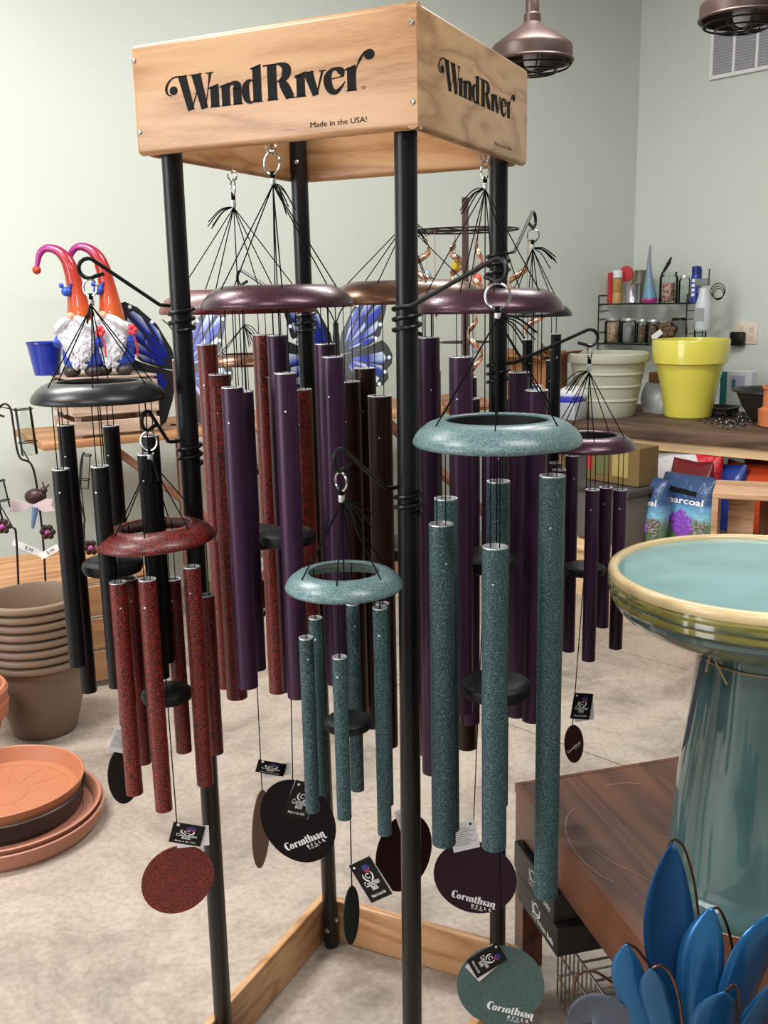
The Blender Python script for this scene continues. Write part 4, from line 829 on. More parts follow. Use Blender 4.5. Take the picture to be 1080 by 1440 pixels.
def crumple(label, c, e, n, W, D, Hh, mat, seed=1, amp=.12, name='plastic_bag', cat='bag', group=None, par=None, lean=0., flat=.0):
    """soft pillow-like bag: a rounded box squashed by noise, wider at mid height, pinched seam on top"""
    R_ = random.Random(seed); m = MB(); nu, nv = 22, 12; vs = []; c = np.asarray(c, float); ph = [R_.uniform(0, 6.28) for _ in range(8)]
    for j in range(nv + 1):
        t = j / nv; th = (math.sin(PI * min(1, .12 + t * .88)) ** .55 if t > 0 else .55); top = 1 - max(0, (t - .8) / .2) * .82
        for i in range(nu):
            a = 2 * PI * i / nu; sx_ = math.copysign(abs(math.cos(a)) ** .5, math.cos(a)); sy_ = math.copysign(abs(math.sin(a)) ** .7, math.sin(a))
            w = 1 + amp * math.sin(3 * a + ph[0] + 4 * t) + amp * .6 * math.sin(7 * a + ph[1] - 9 * t)
            wx = (.93 + .07 * math.sin(PI * t)); vs.append(c + e * sx_ * W / 2 * wx * (1 + amp * .3 * math.sin(6 * t + ph[2])) + n * (sy_ * D / 2 * w * top * (.55 + .45 * th) + lean * Hh * t) + UZ * Hh * t * (1 + amp * .35 * math.sin(2 * a + ph[3])))
    fs = [(j * nu + i, j * nu + (i + 1) % nu, (j + 1) * nu + (i + 1) % nu, (j + 1) * nu + i) for j in range(nv) for i in range(nu)] + [tuple(range(nu))[::-1], tuple(nv * nu + i for i in range(nu))]
    if np.cross(e, n) @ UZ < 0: fs = [f[::-1] for f in fs]
    m.add(vs, fs); o = m.build(name, mat, par, org=None if par else c, smooth=60)
    if label: tag(o, label, cat, group)
    return o
c = onb(915, 582); c[2] = ZB; s = pxs(c); crumple('crumpled clear and white plastic bag between the two big pots', c + BN * .08, BD, BN, 44 * s, .12, 40 * s, plain('bag_pale', (196, 196, 198), .3, bump=1., bscale=40), 5, .2)
carton('small brown carton behind the sage pot', c + BN * .16, BD, BN, 36 * s, .1, 56 * s, M_card)
T = thing('nursery_tray', 'black nursery tray behind the yellow pot', 'tray', onb(985, 583) * V(1, 1, 0) + UZ * ZB); tc_ = ORG[T.name]
m = MB(); m.lathe([(.70, 0), (.72, 0), (1.0, 1), (1.06, 1), (1.06, 1.06), (.97, 1.06), (.72, .06), (0, .06), (0, 0.02)], (0, 0, 0), 4, phase=PI / 4); m.v = [tuple(tc_ + BD * p[0] * .30 + BN * p[1] * .14 + UZ * p[2] * .055) for p in m.v]; m.build('tray_shell', plain('tray_black', (34, 34, 38), .35), T, smooth=20)
m = MB(); m.box(tc_ + UZ * .03, BD * .2, BN * .09, UZ * .012); m.build('potting_soil', plain('soil', (30, 20, 16), .95, bump=1., bscale=80), T)
c = onb(1035, 578); c[2] = ZB; s = pxs(c); carton('white and teal carton behind the black bowl', c + BN * .02, BD, BN, 44 * s, .1, 56 * s, plain('carton_white', (214, 216, 224), .6), prints=[(-.5, 0, -.28, .98, plain('print_teal', (48, 130, 140), .6)), (-.2, .55, .3, .9, plain('print_lilac', (176, 178, 206), .6)), (-.12, .6, 0, .8, MATS['print_teal'])])
m = MB()
for k in range(260):
    q = onb(rr_.gauss(1030, 22), rr_.gauss(590, 6)); z = rr_.uniform(.002, .007); m.box(V(q[0], q[1], ZB + z * .6), V(z, 0, 0), V(0, z * .8, 0), V(0, 0, z * .5))
tag(m.build('spilled_soil', MATS['soil'], smooth=0), 'spilled dark potting soil on the bench right of the yellow pot', 'soil', kind='stuff')
m = MB()
for k in range(60):
    q = onb(rr_.gauss(1040, 18), rr_.gauss(587, 7)); z = rr_.uniform(.0015, .004); m.ell(V(q[0], q[1], ZB + .008), z, z, z, 6, 4)
tag(m.build('perlite_grains', plain('perlite', (226, 222, 214), .8)), 'white perlite grains scattered through the spilled soil', 'perlite', kind='stuff')
# ---- wire shelf with jars
zs1 = None
f0_ = wpt(842, .34, 'R', 430); f1_ = wpt(966, .34, 'R', 430); WL = np.linalg.norm(f1_ - f0_); DP = .20; WU = nrm(f1_ - f0_); WN = -RN
ztop = zpix(f0_[0], f0_[1], 428); zlow = zpix(f0_[0], f0_[1], 483)
T = thing('wire_shelf', 'two-tier black wire shelf against the right wall', 'shelf', V(f0_[0], f0_[1], ZB))
def post(p, z0, z1): m = MB(); m.tube([V(p[0], p[1], z0), V(p[0], p[1], z1)], .004, 6); m.build('post', M_wirebk, T)
for a in (0, 1):
    for b in (0, 1): post(f0_ + WU * WL * a + WN * DP * b, ZB, ztop + (.06 if b == 0 or a else .06))
for zz in (zlow, ztop):
    m = MB(); r_ = [f0_ + UZ * zz, f1_ + UZ * zz, f1_ + WN * DP + UZ * zz, f0_ + WN * DP + UZ * zz]; m.tube(r_ + [r_[0]], .0045, 6)
    for k in range(1, 10): m.tube([r_[0] + (r_[1] - r_[0]) * k / 10, r_[3] + (r_[2] - r_[3]) * k / 10], .002, 5)
    m.build('shelf_grid', M_wirebk, T)
for a in (0, 1):
    for dz in (.045, .10, .19):
        m = MB(); p = f0_ + WU * WL * a; z = ztop - dz; m.tube([p + UZ * z, p + WN * DP + UZ * z], .003, 6); m.build('side_rung', M_wirebk, T)
    m = MB(); p = f0_ + WU * WL * a; m.tube([p + UZ * (ztop + .06), p + WN * DP + UZ * (ztop + .06)], .003, 6); m.build('side_rung', M_wirebk, T)
def onsh(px, top, depth=.09): p = wpt(px, .34 - depth, 'R', 440); return V(p[0], p[1], (ztop if top else zlow) + .005)
def jar(px, w, h, fillm, fill, label, lidm=None, top=False, depth=.09, grp='jars on the wire shelf'):
    c = onsh(px, top, depth); s = pxs(c); r = w / 2 * s; hh = h * s; T = thing('glass_jar', label, 'jar', c, grp)
    spun('glass_body', [(0, 0), (r * .96, 0), (r, .004), (r, hh * .84), (r * .84, hh * .9), (r * .84, hh), (r * .78, hh), (r * .78, hh * .9), (r * .94, hh * .83), (r * .94, .006), (0, .006)], c, M_glass, parent=T, n=24)
    if lidm: spun('lid', [(0, hh * .93), (r * .9, hh * .93), (r * .9, hh * 1.01), (r * .86, hh * 1.03), (0, hh * 1.03)], c, lidm, parent=T, n=24)
    if fill: spun('contents', [(0, .008), (r * .91, .008), (r * .91, hh * fill), (r * .5, hh * (fill + .05)), (0, hh * fill)], c, fillm, parent=T, n=24)
M_lid = plain('lid_silver', (196, 196, 192), .35, .7); M_beige = speckle('pebbles', [(.4, (150, 116, 92)), (.55, (206, 176, 150)), (.7, (232, 214, 196))], 110, .7); M_greyb = speckle('grey_beads', [(.4, (120, 118, 124)), (.6, (180, 178, 184))], 140, .5); M_nuts = speckle('brown_cones', [(.4, (60, 44, 30)), (.6, (122, 96, 68))], 90, .8); M_redmix = speckle('red_mix', [(.42, (150, 40, 30)), (.55, (214, 200, 190)), (.65, (196, 84, 50))], 60, .5)
jar(863, 24, 33, M_beige, .82, 'jar of beige pebbles at the left end of the lower wire shelf', M_lid); jar(885, 22, 33, M_greyb, .7, 'jar of grey beads, second on the lower wire shelf', M_lid); jar(904, 15, 32, M_nuts, .75, 'slim jar of brown cones on the lower wire shelf', M_lid); jar(920, 19, 32, M_nuts, .8, 'jar of brown cones under the tilted white label', M_lid)
jar(986, 17, 34, None, 0, 'empty jar at the right end of the lower wire shelf', M_lid, depth=.12)
jar(939, 26, 42, M_redmix, .62, 'open glass jar of red and orange bits on the upper wire shelf', None, True); jar(961, 16, 36, None, 0, 'empty clear jar beside the blue can on the upper shelf', M_lid, True, .12)
c = onsh(938, False, .08); s = pxs(c); m = MB()
for k in range(26): q = c + BD * rr_.gauss(0, 6 * s) + V(0, rr_.gauss(0, .03), 0) + UZ * (rr_.uniform(6, 26) * s); m.ell(q, 7 * s, 7 * s, 6 * s, 8, 6)
tag(m.build('pine_cones', M_nuts, org=c), 'heap of brown cones on the lower wire shelf', 'pine cones')
m = MB(); q = onsh(925, False, .02) + UZ * .06; u = nrm(WU * .8 + UZ * .55); m.box(q, u * 9 * s, nrm(np.cross(u, RN)) * 4 * s, RN * .001); tag(m.build('white_label', M_paper, org=q, smooth=0), 'white paper label tilted in front of the cones', 'label')
crumple('clear plastic bag on the lower wire shelf', onsh(955, False, .1), WU, WN, 24 * s, .08, 34 * s, glass('bag_clear', (214, 216, 214), .15), 9, .2)
c = onsh(867, True); s = pxs(c)
T = thing('spice_shaker', 'gold spice shaker with a white cap on the upper shelf', 'shaker', c)
spun('body', [(0, 0), (7.5 * s, 0), (7.5 * s, 14 * s), (6.8 * s, 15 * s), (7.5 * s, 16 * s), (7.5 * s, 34 * s), (0, 35 * s)], c, plain('spice_gold', (186, 146, 86), .4), parent=T, n=20); spun('cap', [(0, 35 * s), (7 * s, 35 * s), (7 * s, 43 * s), (5 * s, 45 * s), (0, 45 * s)], c, M_white, parent=T, n=20)
c = onsh(857, True, .05); m = MB(); m.rbox(c + UZ * 21 * s, WU * 3 * s, WN * .012, UZ * 21 * s, .003, 1); tag(m.build('red_carton', plain('carton_red', (186, 44, 52), .5), org=c), 'narrow red packet at the left end of the upper shelf', 'packet')
c = onsh(879, True, .15); m = MB(); m.lathe([(0, -.008), (11 * s, -.008), (11 * s, .008), (0, .008)], c + UZ * 40 * s, 24, RN); m.tube([c, c + UZ * 32 * s], .004, 6); tag(m.build('red_lollipop_sign', plain('sign_red', (198, 60, 70), .5), org=c), 'round red and white disc on a stick behind the shaker', 'sign')
c = onsh(889, True, .07); spun('tin_can', [(0, 0), (10.5 * s, 0), (11 * s, 1 * s), (10.5 * s, 2 * s), (10.5 * s, 26 * s), (11 * s, 27 * s), (10 * s, 28 * s), (0, 27 * s)], c, plain('tin', (190, 188, 192), .25, .9), 'plain silver tin on the upper wire shelf', 'tin', n=24)
c = onsh(899, True, .14); spun('olive_bottle', [(0, 0), (11 * s, 0), (11.5 * s, 30 * s), (9 * s, 38 * s), (9 * s, 44 * s), (0, 44 * s)], c, plain('olive', (96, 92, 70), .3), 'olive grey jar behind the silver tin', 'jar', n=24)
c = onsh(913, True, .05)
T = thing('cone_hat_figurine', 'figurine with a tall blue pointed hat on the upper shelf', 'figurine', c)
spun('base', [(0, 0), (9 * s, 0), (10.5 * s, 4 * s), (9 * s, 9 * s), (0, 9 * s)], c, plain('magenta', (170, 50, 130), .4), parent=T, n=24)
m = MB(); m.tube(catmull([c + UZ * 6 * s, c + UZ * 30 * s - WU * 2 * s, c + UZ * 55 * s - WU * 3 * s, c + UZ * 76 * s - WU * 2 * s], 5), [s * q for q in (10, 9, 8.2, 7.4, 6.6, 5.8, 5, 4.3, 3.6, 3.1, 2.7, 2.3, 2, 1.7, 1.4, 1.1)], 14, col=[tuple(np.asarray(lin((96, 150, 178))) * (1 - k / 15) + np.asarray(lin((150, 132, 150))) * k / 15) for k in range(16)]); m.build('hat', vcol('pastel_hat', .4), T)
c = onsh(977, True, .07)
T = thing('spray_can', 'blue aerosol can on the right of the upper shelf', 'spray can', c)
spun('body', [(0, 0), (6.5 * s, 0), (6.5 * s, 33 * s), (5.5 * s, 36 * s), (0, 36 * s)], c, plain('can_blue', (36, 52, 150), .35), parent=T, n=20); spun('cap', [(0, 36 * s), (6 * s, 36 * s), (6 * s, 46 * s), (0, 47 * s)], c, plain('cap_blue', (26, 38, 120), .4), parent=T, n=20)
for q in range(4):
    m = MB(); m.box(c + UZ * (10 + q * 6) * s - WN * 6.6 * s, UZ * 2 * s, WU * 2.2 * s, WN * .0006); m.build('can_lettering', M_white, T, smooth=0)
c = onsh(934, True, .12); m = MB(); m.tube([c + UZ * 34 * s - WU * 8 * s, c + UZ * 52 * s + WU * 4 * s, c + UZ * 60 * s + WU * 8 * s], [1.2 * s, 2.6 * s, 1 * s], 8); m.tube([c, c + UZ * 34 * s - WU * 8 * s], 1 * s, 6); tag(m.build('black_brush', M_black, org=c), 'black brush leaning behind the open glass jar', 'brush')
c = onsh(989, True, -.03) - UZ * .17; s = pxs(c)
T = thing('spray_bottle', 'pale grey spray bottle hung on the front of the wire shelf', 'spray bottle', c)
spun('body', [(0, 0), (10 * s, 0), (11 * s, 2 * s), (11 * s, 36 * s), (8 * s, 46 * s), (6 * s, 58 * s), (0, 58 * s)], c, plain('bottle_grey', (198, 204, 208), .3), parent=T, n=22)
m = MB(); m.rbox(c + UZ * 66 * s - WU * 3 * s, WU * 9 * s, WN * 5 * s, UZ * 5 * s, .004); m.tube([c + UZ * 62 * s - WU * 6 * s, c + UZ * 52 * s - WU * 10 * s], 1.5 * s, 6); m.build('trigger', plain('trigger_grey', (120, 124, 122), .4), T); spun('nozzle_cup', [(0, 70 * s), (6.5 * s, 70 * s), (6.5 * s, 84 * s), (5.5 * s, 84 * s), (5.5 * s, 71 * s), (0, 71 * s)], c, M_glass, parent=T, n=18)
m = MB(); m.box(c + UZ * 22 * s - WN * 11.2 * s, WU * 7 * s, UZ * 9 * s, WN * .0005); m.build('bottle_label', M_greytext, T, smooth=0)
cc_ = onsh(1009, True, .1) + UZ * .05; m = MB()
for k in range(3): m.torus(cc_ + V(0, .006 * k, .01 * k), .035 + .006 * k, .003, RN + V(.1 * k, 0, 0), 22, 5)
tag(m.build('black_cable', M_black, org=cc_), 'coil of black cable hanging at the right end of the shelf', 'cable')
# ---- outlet with a black plug, wall vent
def onw(px, py):
    return onplane(px, py, CORNER, RN)
oc = onw(1050, 469); s = pxs(oc); T = thing('wall_outlet', 'double wall outlet plate on the right wall', 'outlet', oc)
m = MB(); m.rbox(oc + RN * .004, RW * 17 * s, RN * .004, UZ * 14.5 * s, .003, 2); m.build('cover_plate', plain('outlet_plate', (222, 206, 188), .5), T)
for a in (-1, 1):
    for b in (-1, 1): m = MB(); m.rbox(oc + RN * .009 + RW * a * 7.5 * s + UZ * b * 5.5 * s, RW * 3.6 * s, RN * .0015, UZ * 3.6 * s, .001, 1); m.build('socket', plain('socket', (206, 190, 174), .5), T)
q = onw(1041, 476) + RN * .012; m = MB(); m.rbox(q + RN * .022, RW * 10 * s, RN * .022, UZ * 9.5 * s, .008, 2); tag(m.build('power_adapter', M_black, org=q), 'square black power adapter plugged into the wall outlet', 'adapter')
vA = onw(999, 113.5); s = pxs(vA); VW, VH = .80, .62
T = thing('wall_vent', 'white framed return air vent high on the right wall', 'vent', vA)
m = MB(); m.box(vA + RW * VW / 2 + UZ * VH / 2 + RN * .006, RW * VW / 2, RN * .004, UZ * VH / 2); m.build('backing', plain('vent_grey', (168, 166, 172), .6), T, smooth=0)
fw_ = .024
for z in (fw_ / 2, VH - fw_ / 2): m = MB(); m.rbox(vA + RW * VW / 2 + UZ * z + RN * .012, RW * VW / 2, RN * .012, UZ * fw_ / 2, .003, 1); m.build('frame_rail', plain('vent_white', (232, 230, 232), .45), T)
for k in range(6): m = MB(); m.rbox(vA + RW * (fw_ / 2 + (VW - fw_) * k / 5) + UZ * VH / 2 + RN * .012, RW * (fw_ / 2 if k in (0, 5) else .009), RN * .011, UZ * (VH / 2 - fw_), .002, 1); m.build('mullion', MATS['vent_white'], T)
for k in range(34): m = MB(); m.box(vA + RW * VW / 2 + UZ * (fw_ + (VH - 2 * fw_) * (k + .5) / 34) + RN * .012, RW * (VW / 2 - fw_), RN * .004 - UZ * .003, UZ * .0012 + RN * .001); m.build('louvre', MATS['vent_grey'], T, smooth=0)
# ---- pendant lamps
M_lamp = plain('lamp_bronze', (78, 60, 53), .42, .35, var=.1); M_lampin = plain('lamp_inside', (62, 40, 42), .5, .3); M_bulb = plain('bulb_white', (206, 202, 206), .3)
def pendant(px, py, w, d, label):
    c = at(px, py, d); s = pxs(c); R = w / 2 * s; T = thing('pendant_lamp', label, 'pendant lamp', c, 'caged pendant lamps')
    P = [(1.0, -.28), (1.0, 0.02), (.96, .10), (.60, .36), (.34, .50), (.21, .62), (.205, .80), (.17, .84), (.16, 1.2), (.13, 1.25), (0, 1.25)]
    m = MB(); m.lathe([(r * R, z * R) for r, z in P], c, 48); m.lathe([(r * R * .97, z * R) for r, z in P[:5]], c, 48); m.f = [f for f in m.f if len(f) < 40]; m.build('shade', M_lamp, T)
    m = MB(); m.torus(c - UZ * .28 * R, R, .006, UZ, 48, 6); m.build('shade_rim', M_lamp, T)
    m = MB(); m.tube([c + UZ * 1.2 * R, V(c[0], c[1], 3.9)], .010, 10); m.build('stem', M_lamp, T)
    m = MB(); m.ell(c - UZ * .18 * R, .22 * R, .22 * R, .30 * R); m.tube([c + UZ * .08 * R, c + UZ * .45 * R], .12 * R, 12); m.build('bulb', M_bulb, T)
    for k in range(8):
        a = 2 * PI * k / 8; dv = V(math.cos(a), math.sin(a), 0); m = MB(); m.tube(catmull([c + dv * R - UZ * .28 * R, c + dv * R * .9 - UZ * .42 * R, c + dv * R * .62 - UZ * .52 * R, c + dv * R * .15 - UZ * .56 * R], 4), .0035, 6); m.build('cage_wire', M_wirebk, T)
    for r, z in ((.9, .42), (.62, .52), (.15, .56)): m = MB(); m.torus(c - UZ * z * R, r * R, .0035, UZ, 40, 6); m.build('cage_ring', M_wirebk, T)
pendant(748, 70, 114, 4.1, 'bronze caged pendant lamp behind the right side of the header box'); pendant(1044, 8, 116, 4.0, 'bronze caged pendant lamp cut by the top right corner')
# ---- copper ornaments on a wire carousel at the far end of the plank table
cb = at(655, 574, 5.35); cb[2] = .966; s = pxs(cb)
T = thing('ornament_carousel', 'brown post with wire rings for hanging copper ornaments', 'display stand', cb)
m = MB(); m.box(cb + UZ * 140 * s, V(4.2 * s, 0, 0), V(0, 4.2 * s, 0), UZ * 140 * s); m.build('post', plain('post_brown', (66, 44, 36), .6), T, smooth=0)
m = MB(); m.rbox(cb + UZ * .012, V(.12, 0, 0), V(0, .12, 0), UZ * .012, .004, 1); m.build('base', M_brace, T)
zz1, zz2 = zpix(cb[0], cb[1], 324), zpix(cb[0], cb[1], 481)
m = MB(); m.torus(V(cb[0], cb[1], zz1), 72 * s, .0045, UZ, 48, 6); m.torus(V(cb[0], cb[1], zz1), 60 * s, .003, UZ, 48, 6)
for k in range(6): a = PI * k / 6; m.tube([V(cb[0] - 72 * s * math.cos(a), cb[1] - 72 * s * math.sin(a), zz1), V(cb[0] + 72 * s * math.cos(a), cb[1] + 72 * s * math.sin(a), zz1)], .003, 5)
m.build('upper_ring', M_wire, T)
m = MB()
for r in (36, 26, 14): m.torus(V(cb[0], cb[1], zz2), r * s, .003, UZ, 40, 6)
for k in range(4): a = PI * k / 4; m.tube([V(cb[0] - 36 * s * math.cos(a), cb[1] - 36 * s * math.sin(a), zz2), V(cb[0] + 36 * s * math.cos(a), cb[1] + 36 * s * math.sin(a), zz2)], .003, 5)
m.build('lower_ring', M_wire, T)
M_gems = [plain('gem_yellow', (226, 206, 60), .2), plain('gem_red', (206, 84, 66), .2), plain('gem_blue', (150, 184, 206), .2), plain('gem_peach', (232, 176, 150), .25)]
def ribbon_orn(px, y0, y1, w, dd, label, gem, turns=1.2, ph=0.):
    t0, b0 = at(px, y0, 5.35 + dd), at(px, y1, 5.35 + dd); T = thing('copper_spinner', label, 'spinner', t0, 'copper spinners on the carousel'); L = t0[2] - b0[2]; ss = pxs(t0)
    m = MB(); m.tube([V(t0[0], t0[1], zz1), t0], .002, 5); m.build('hanger', M_copperwire, T)
    m = MB(); n = 30; vs = []
    for i in range(n + 1):
        t = i / n; r = w / 2 * ss * math.sin(PI * t) ** .7; a = ph + turns * 2 * PI * t; p = V(t0[0] + r * math.cos(a), t0[1] + r * math.sin(a), t0[2] - L * t); u = nrm(V(-math.sin(a) * .3, math.cos(a) * .3, 1)) * 4.5 * ss
        vs += [p + u, p - u]
    m.add(vs, [(2 * i, 2 * i + 1, 2 * i + 3, 2 * i + 2) for i in range(n)]); o = m.build('ribbon', M_copper, T, smooth=60); sm = o.modifiers.new('s', 'SOLIDIFY'); sm.thickness = .0015
    m = MB(); m.ell(V(t0[0], t0[1], t0[2] - L * .55), 6 * ss, 6 * ss, 7 * ss, 12, 8); m.build('glass_bead', gem, T)
    m = MB(); m.tube([V(t0[0], t0[1], t0[2]), V(t0[0], t0[1], t0[2] - L * .55)], .0012, 5); m.build('bead_wire', M_copperwire, T)
ribbon_orn(600, 345, 420, 46, -.05, 'copper ribbon spinner with a pale bead left on the carousel', M_gems[2], 1.1, .4)
ribbon_orn(612, 400, 445, 26, -.15, 'short copper ribbon spinner with a yellow bead beside the front pole', M_gems[0], 1.0, 2.)
ribbon_orn(640, 340, 400, 22, .1, 'copper ribbon spinner with a yellow bead behind the carousel post', M_gems[0], 1.6, 1.)
ribbon_orn(672, 345, 430, 20, -.1, 'thin copper ribbon spinner with a red bead right of the carousel post', M_gems[1], 2.0, 3.)
ribbon_orn(668, 440, 530, 24, -.1, 'long copper ribbon spinner with a blue bead below the purple cap', M_gems[2], 1.5, 0.)
ribbon_orn(694, 350, 420, 24, .05, 'copper ribbon spinner with a peach bead near the right rear pole', M_gems[3], 1.3, 2.5)
ribbon_orn(742, 372, 468, 66, .12, 'widest copper ribbon spinner with looping bands right of the rear pole', M_gems[3], 1.15, 1.2)
# ---- under the bench: low pallet, tote, boxes and bags
ZQ = .27
u0 = atz(800, 764, ZQ); u1 = atz(884, 796, ZQ); UD = nrm(u1 - u0); UD = nrm(UD * .4 + BD * .6); UN = V(-UD[1], UD[0], 0); UN = UN if UN[1] > 0 else -UN
uS = u0 - UD * .35
PT = thing('low_pallet', 'low pale wooden pallet under the work bench', 'pallet', (uS[0], uS[1], 0))
for k in range(5): m = MB(); m.rbox(uS + UD * 1.2 + UN * (.06 + .15 * k) + UZ * -.012, UD * 1.2, UN * .065, UZ * .012, .004, 1); m.build('slat', M_pine_r, PT)
for t in (.05, .62):
    m = MB(); m.box(uS * V(1, 1, 0) + UD * 1.2 + UN * t + UZ * (ZQ - .025) / 2, UD * 1.2, UN * .02, UZ * (ZQ - .025) / 2); m.build('runner', M_pine_r, PT, smooth=0)
def onq(px, py): return atz(px, py, ZQ + .002)
c = onq(845, 762) + UN * .12; s = pxs(c)
T = thing('storage_tote', 'dark grey storage tote under the bench behind the purple tubes', 'tote', c)
m = MB(); m.rbox(c + UZ * .13, UD * .17, UN * .13, UZ * .13, .02, 2); m.build('body', plain('tote_grey', (92, 88, 84), .6), T); m = MB(); m.rbox(c + UZ * .275, UD * .185, UN * .145, UZ * .018, .01, 2); m.build('lid', plain('tote_lid', (62, 58, 58), .55), T)
cx = c + UN * .06 + UZ * .296 - UD * .02; carton('printed tan carton with small window pictures on the tote', cx, UD, UN, .34, .16, .20, plain('carton_tan', (112, 90, 52), .6), prints=[(-.35, .2, -.1, .85, plain('pic_green', (96, 100, 60), .6)), (.0, .2, .3, .85, plain('pic_yellow', (160, 144, 84), .6)), (-.5, .3, -.4, .9, MATS['carton_red'])])
def bag(label, px, py, dn, W, D, Hh, mat, seed, lean=.12, group='bags under the work bench', name='potting_bag', amp=.1):
    c = onq(px, py) + UN * dn; c[2] = ZQ + .002; return crumple(label, c, UD, UN, W, D, Hh, mat, seed, amp, name, 'bag', group, None, lean)
def baglook(name, bands, rough=.28, axis='Z'):
    """printed film: horizontal bands by height"""
    m, nt, b = _new(name); tc = N(nt, 'ShaderNodeTexCoord'); sp = N(nt, 'ShaderNodeSeparateXYZ'); nt.links.new(tc.outputs['Generated'], sp.inputs[0]); r = ramp(nt, bands); nt.links.new(sp.outputs[axis], r.inputs['Fac']); nt.links.new(r.outputs['Color'], b.inputs['Base Color']); b.inputs['Roughness'].default_value = rough
    n2 = N(nt, 'ShaderNodeTexNoise'); n2.inputs['Scale'].default_value = 22; n2.inputs['Detail'].default_value = 3; nt.links.new(tc.outputs['Object'], n2.inputs['Vector']); bp = N(nt, 'ShaderNodeBump'); bp.inputs['Strength'].default_value = .6; bp.inputs['Distance'].default_value = .02; nt.links.new(n2.outputs['Fac'], bp.inputs['Height']); nt.links.new(bp.outputs['Normal'], b.inputs['Normal']); return m
M_charc = baglook('charcoal_bag', [(0, (70, 104, 66)), (.3, (104, 140, 110)), (.42, (120, 178, 206)), (.55, (96, 150, 190)), (.62, (56, 84, 128)), (1, (48, 68, 104))])
M_flower = plain('print_violet', (128, 70, 178), .35); M_poppy = plain('print_poppy', (206, 70, 60), .35); M_gravel = speckle('print_gravel', [(.4, (60, 60, 58)), (.6, (160, 156, 148))], 120, .4)
c = onq(976, 752); s_ = pxs(c)
def charcoal(label, px, py, dn, W, Hh, seed, txt):
    b = bag(label, px, py, dn, W, .13, Hh, M_charc, seed, .08, 'charcoal bags', amp=.05); c = ORG[b.name]; n = -UN
    bpy.context.view_layer.update()
    from mathutils.bvhtree import BVHTree
    bv = BVHTree.FromPolygons([tuple(v.co) for v in b.data.vertices], [tuple(p.vertices) for p in b.data.polygons])
    def put(x, y):      # print position on the film, in bag widths and heights
        o = UD * (x * W) + UZ * (y * Hh) - UN * .5; h = bv.ray_cast(Vector(o), Vector(UN))
        return (c + np.array(h[0]) - UN * .002) if h[0] is not None else c + UD * (x * W) + UZ * (y * Hh) - UN * .07
    m = MB(); addtext(m, txt, put, 0, .60, .135, 1.6, .02); m.build('bag_lettering', M_white, b, smooth=0)
    m = MB(); vs = [put(-.25 + .5 * i / 8, .80 + dy - .04 * (i / 8)) for dy in (-.035, .035) for i in range(9)]; m.add(vs, [(i, i + 1, i + 10, i + 9) for i in range(8)]); m.build('brand_band', M_ink, b, smooth=0)
    R_ = random.Random(seed + 20)
    for fx, fy in ((.02, .42), (.12, .36), (-.08, .36), (.05, .28), (.15, .24), (-.03, .22), (.08, .15)):
        m = MB()
        for k in range(5):
            a = 2 * PI * k / 5 + R_.random(); q = put(fx + .045 * math.cos(a), fy + .04 * math.sin(a)); m.ell(q, .022, .006, .020, 8, 6, (UD, UN, UZ))
        m.build('printed_orchid', M_flower, b)
    for fx, fy in ((-.36, .3), (-.32, .22)):
        m = MB(); m.ell(put(fx, fy), .02, .004, .022, 8, 6, (UD, UN, UZ)); m.build('printed_poppy', M_poppy, b)
    m = MB()
    for k in range(40): m.ell(put(R_.uniform(.26, .44), R_.uniform(.05, .38)), .012, .006, .010, 6, 4, (UD, UN, UZ))
    m.build('printed_gravel', M_gravel, b)
charcoal('blue bag of horticultural charcoal with purple orchids, on the left, beside the tote', 909, 757, -.03, .27, .33, 31, 'Charcoal')
charcoal('blue bag of horticultural charcoal with purple orchids, on the right, beside the wooden crate', 972, 757, -.06, .33, .34, 32, 'Charcoal')
bag('white and red printed soil bag under the bench behind the charcoal bags', 924, 744, .22, .44, .14, .42, baglook('soil_white', [(0, (206, 204, 204)), (.60, (214, 212, 214)), (.62, (196, 40, 52)), (1, (186, 30, 44))], axis='X'), 41)
bag('dark red bag lying behind the two charcoal bags', 950, 748, .09, .26, .10, .37, plain('bag_wine', (104, 22, 26), .25, bump=.8, bscale=22), 42)
bag('royal blue bag behind the right charcoal bag', 984, 746, .14, .32, .12, .345, plain('bag_blue', (34, 56, 128), .25, bump=.8, bscale=22), 43)
bag('orange red bag behind the wooden crate', 1046, 748, .06, .40, .14, .355, plain('bag_orange', (176, 62, 30), .25, bump=.8, bscale=22), 44)
bag('deep red bag at the right end under the bench', 1060, 740, .24, .50, .14, .40, plain('bag_deepred', (132, 34, 28), .25, bump=.8, bscale=22), 45)
# wooden crate lying on its side
c = atz(1003, 770, .2); cw = at(1002, 690, 3.9); s = pxs(cw)
kE = nrm(V(.93, -.36, 0)); kN = V(.36, .93, 0); z0 = zpix(cw[0], cw[1], 775); z1 = zpix(cw[0], cw[1], 697)
T = thing('wooden_crate', 'tan wooden crate with an open side at the right under the bench', 'crate', (cw[0], cw[1], 0))
KL, KD = .55, .30; b0 = V(cw[0], cw[1], 0)
m = MB(); m.rbox(b0 + kE * KL / 2 + kN * KD / 2 + UZ * z1, kE * KL / 2, kN * KD / 2, UZ * .012, .004, 1); m.build('top_board', M_crate2, T)
m = MB(); m.rbox(b0 + kE * (KL / 2) + kN * .25 + UZ * (z1 + .0125), kE * .035, kN * .008, UZ * .0008, .0004, 1); m.build('hand_hole', M_black, T)
for a in (.012, .11, KL - .012): m = MB(); m.box(b0 + kE * a + kN * KD / 2 + UZ * (z1 - .012) / 2, kE * (.012 if a != .11 else .05), kN * (KD / 2 if a != .11 else .01), UZ * (z1 - .012) / 2); m.build('side_board', M_crate2, T, smooth=0)
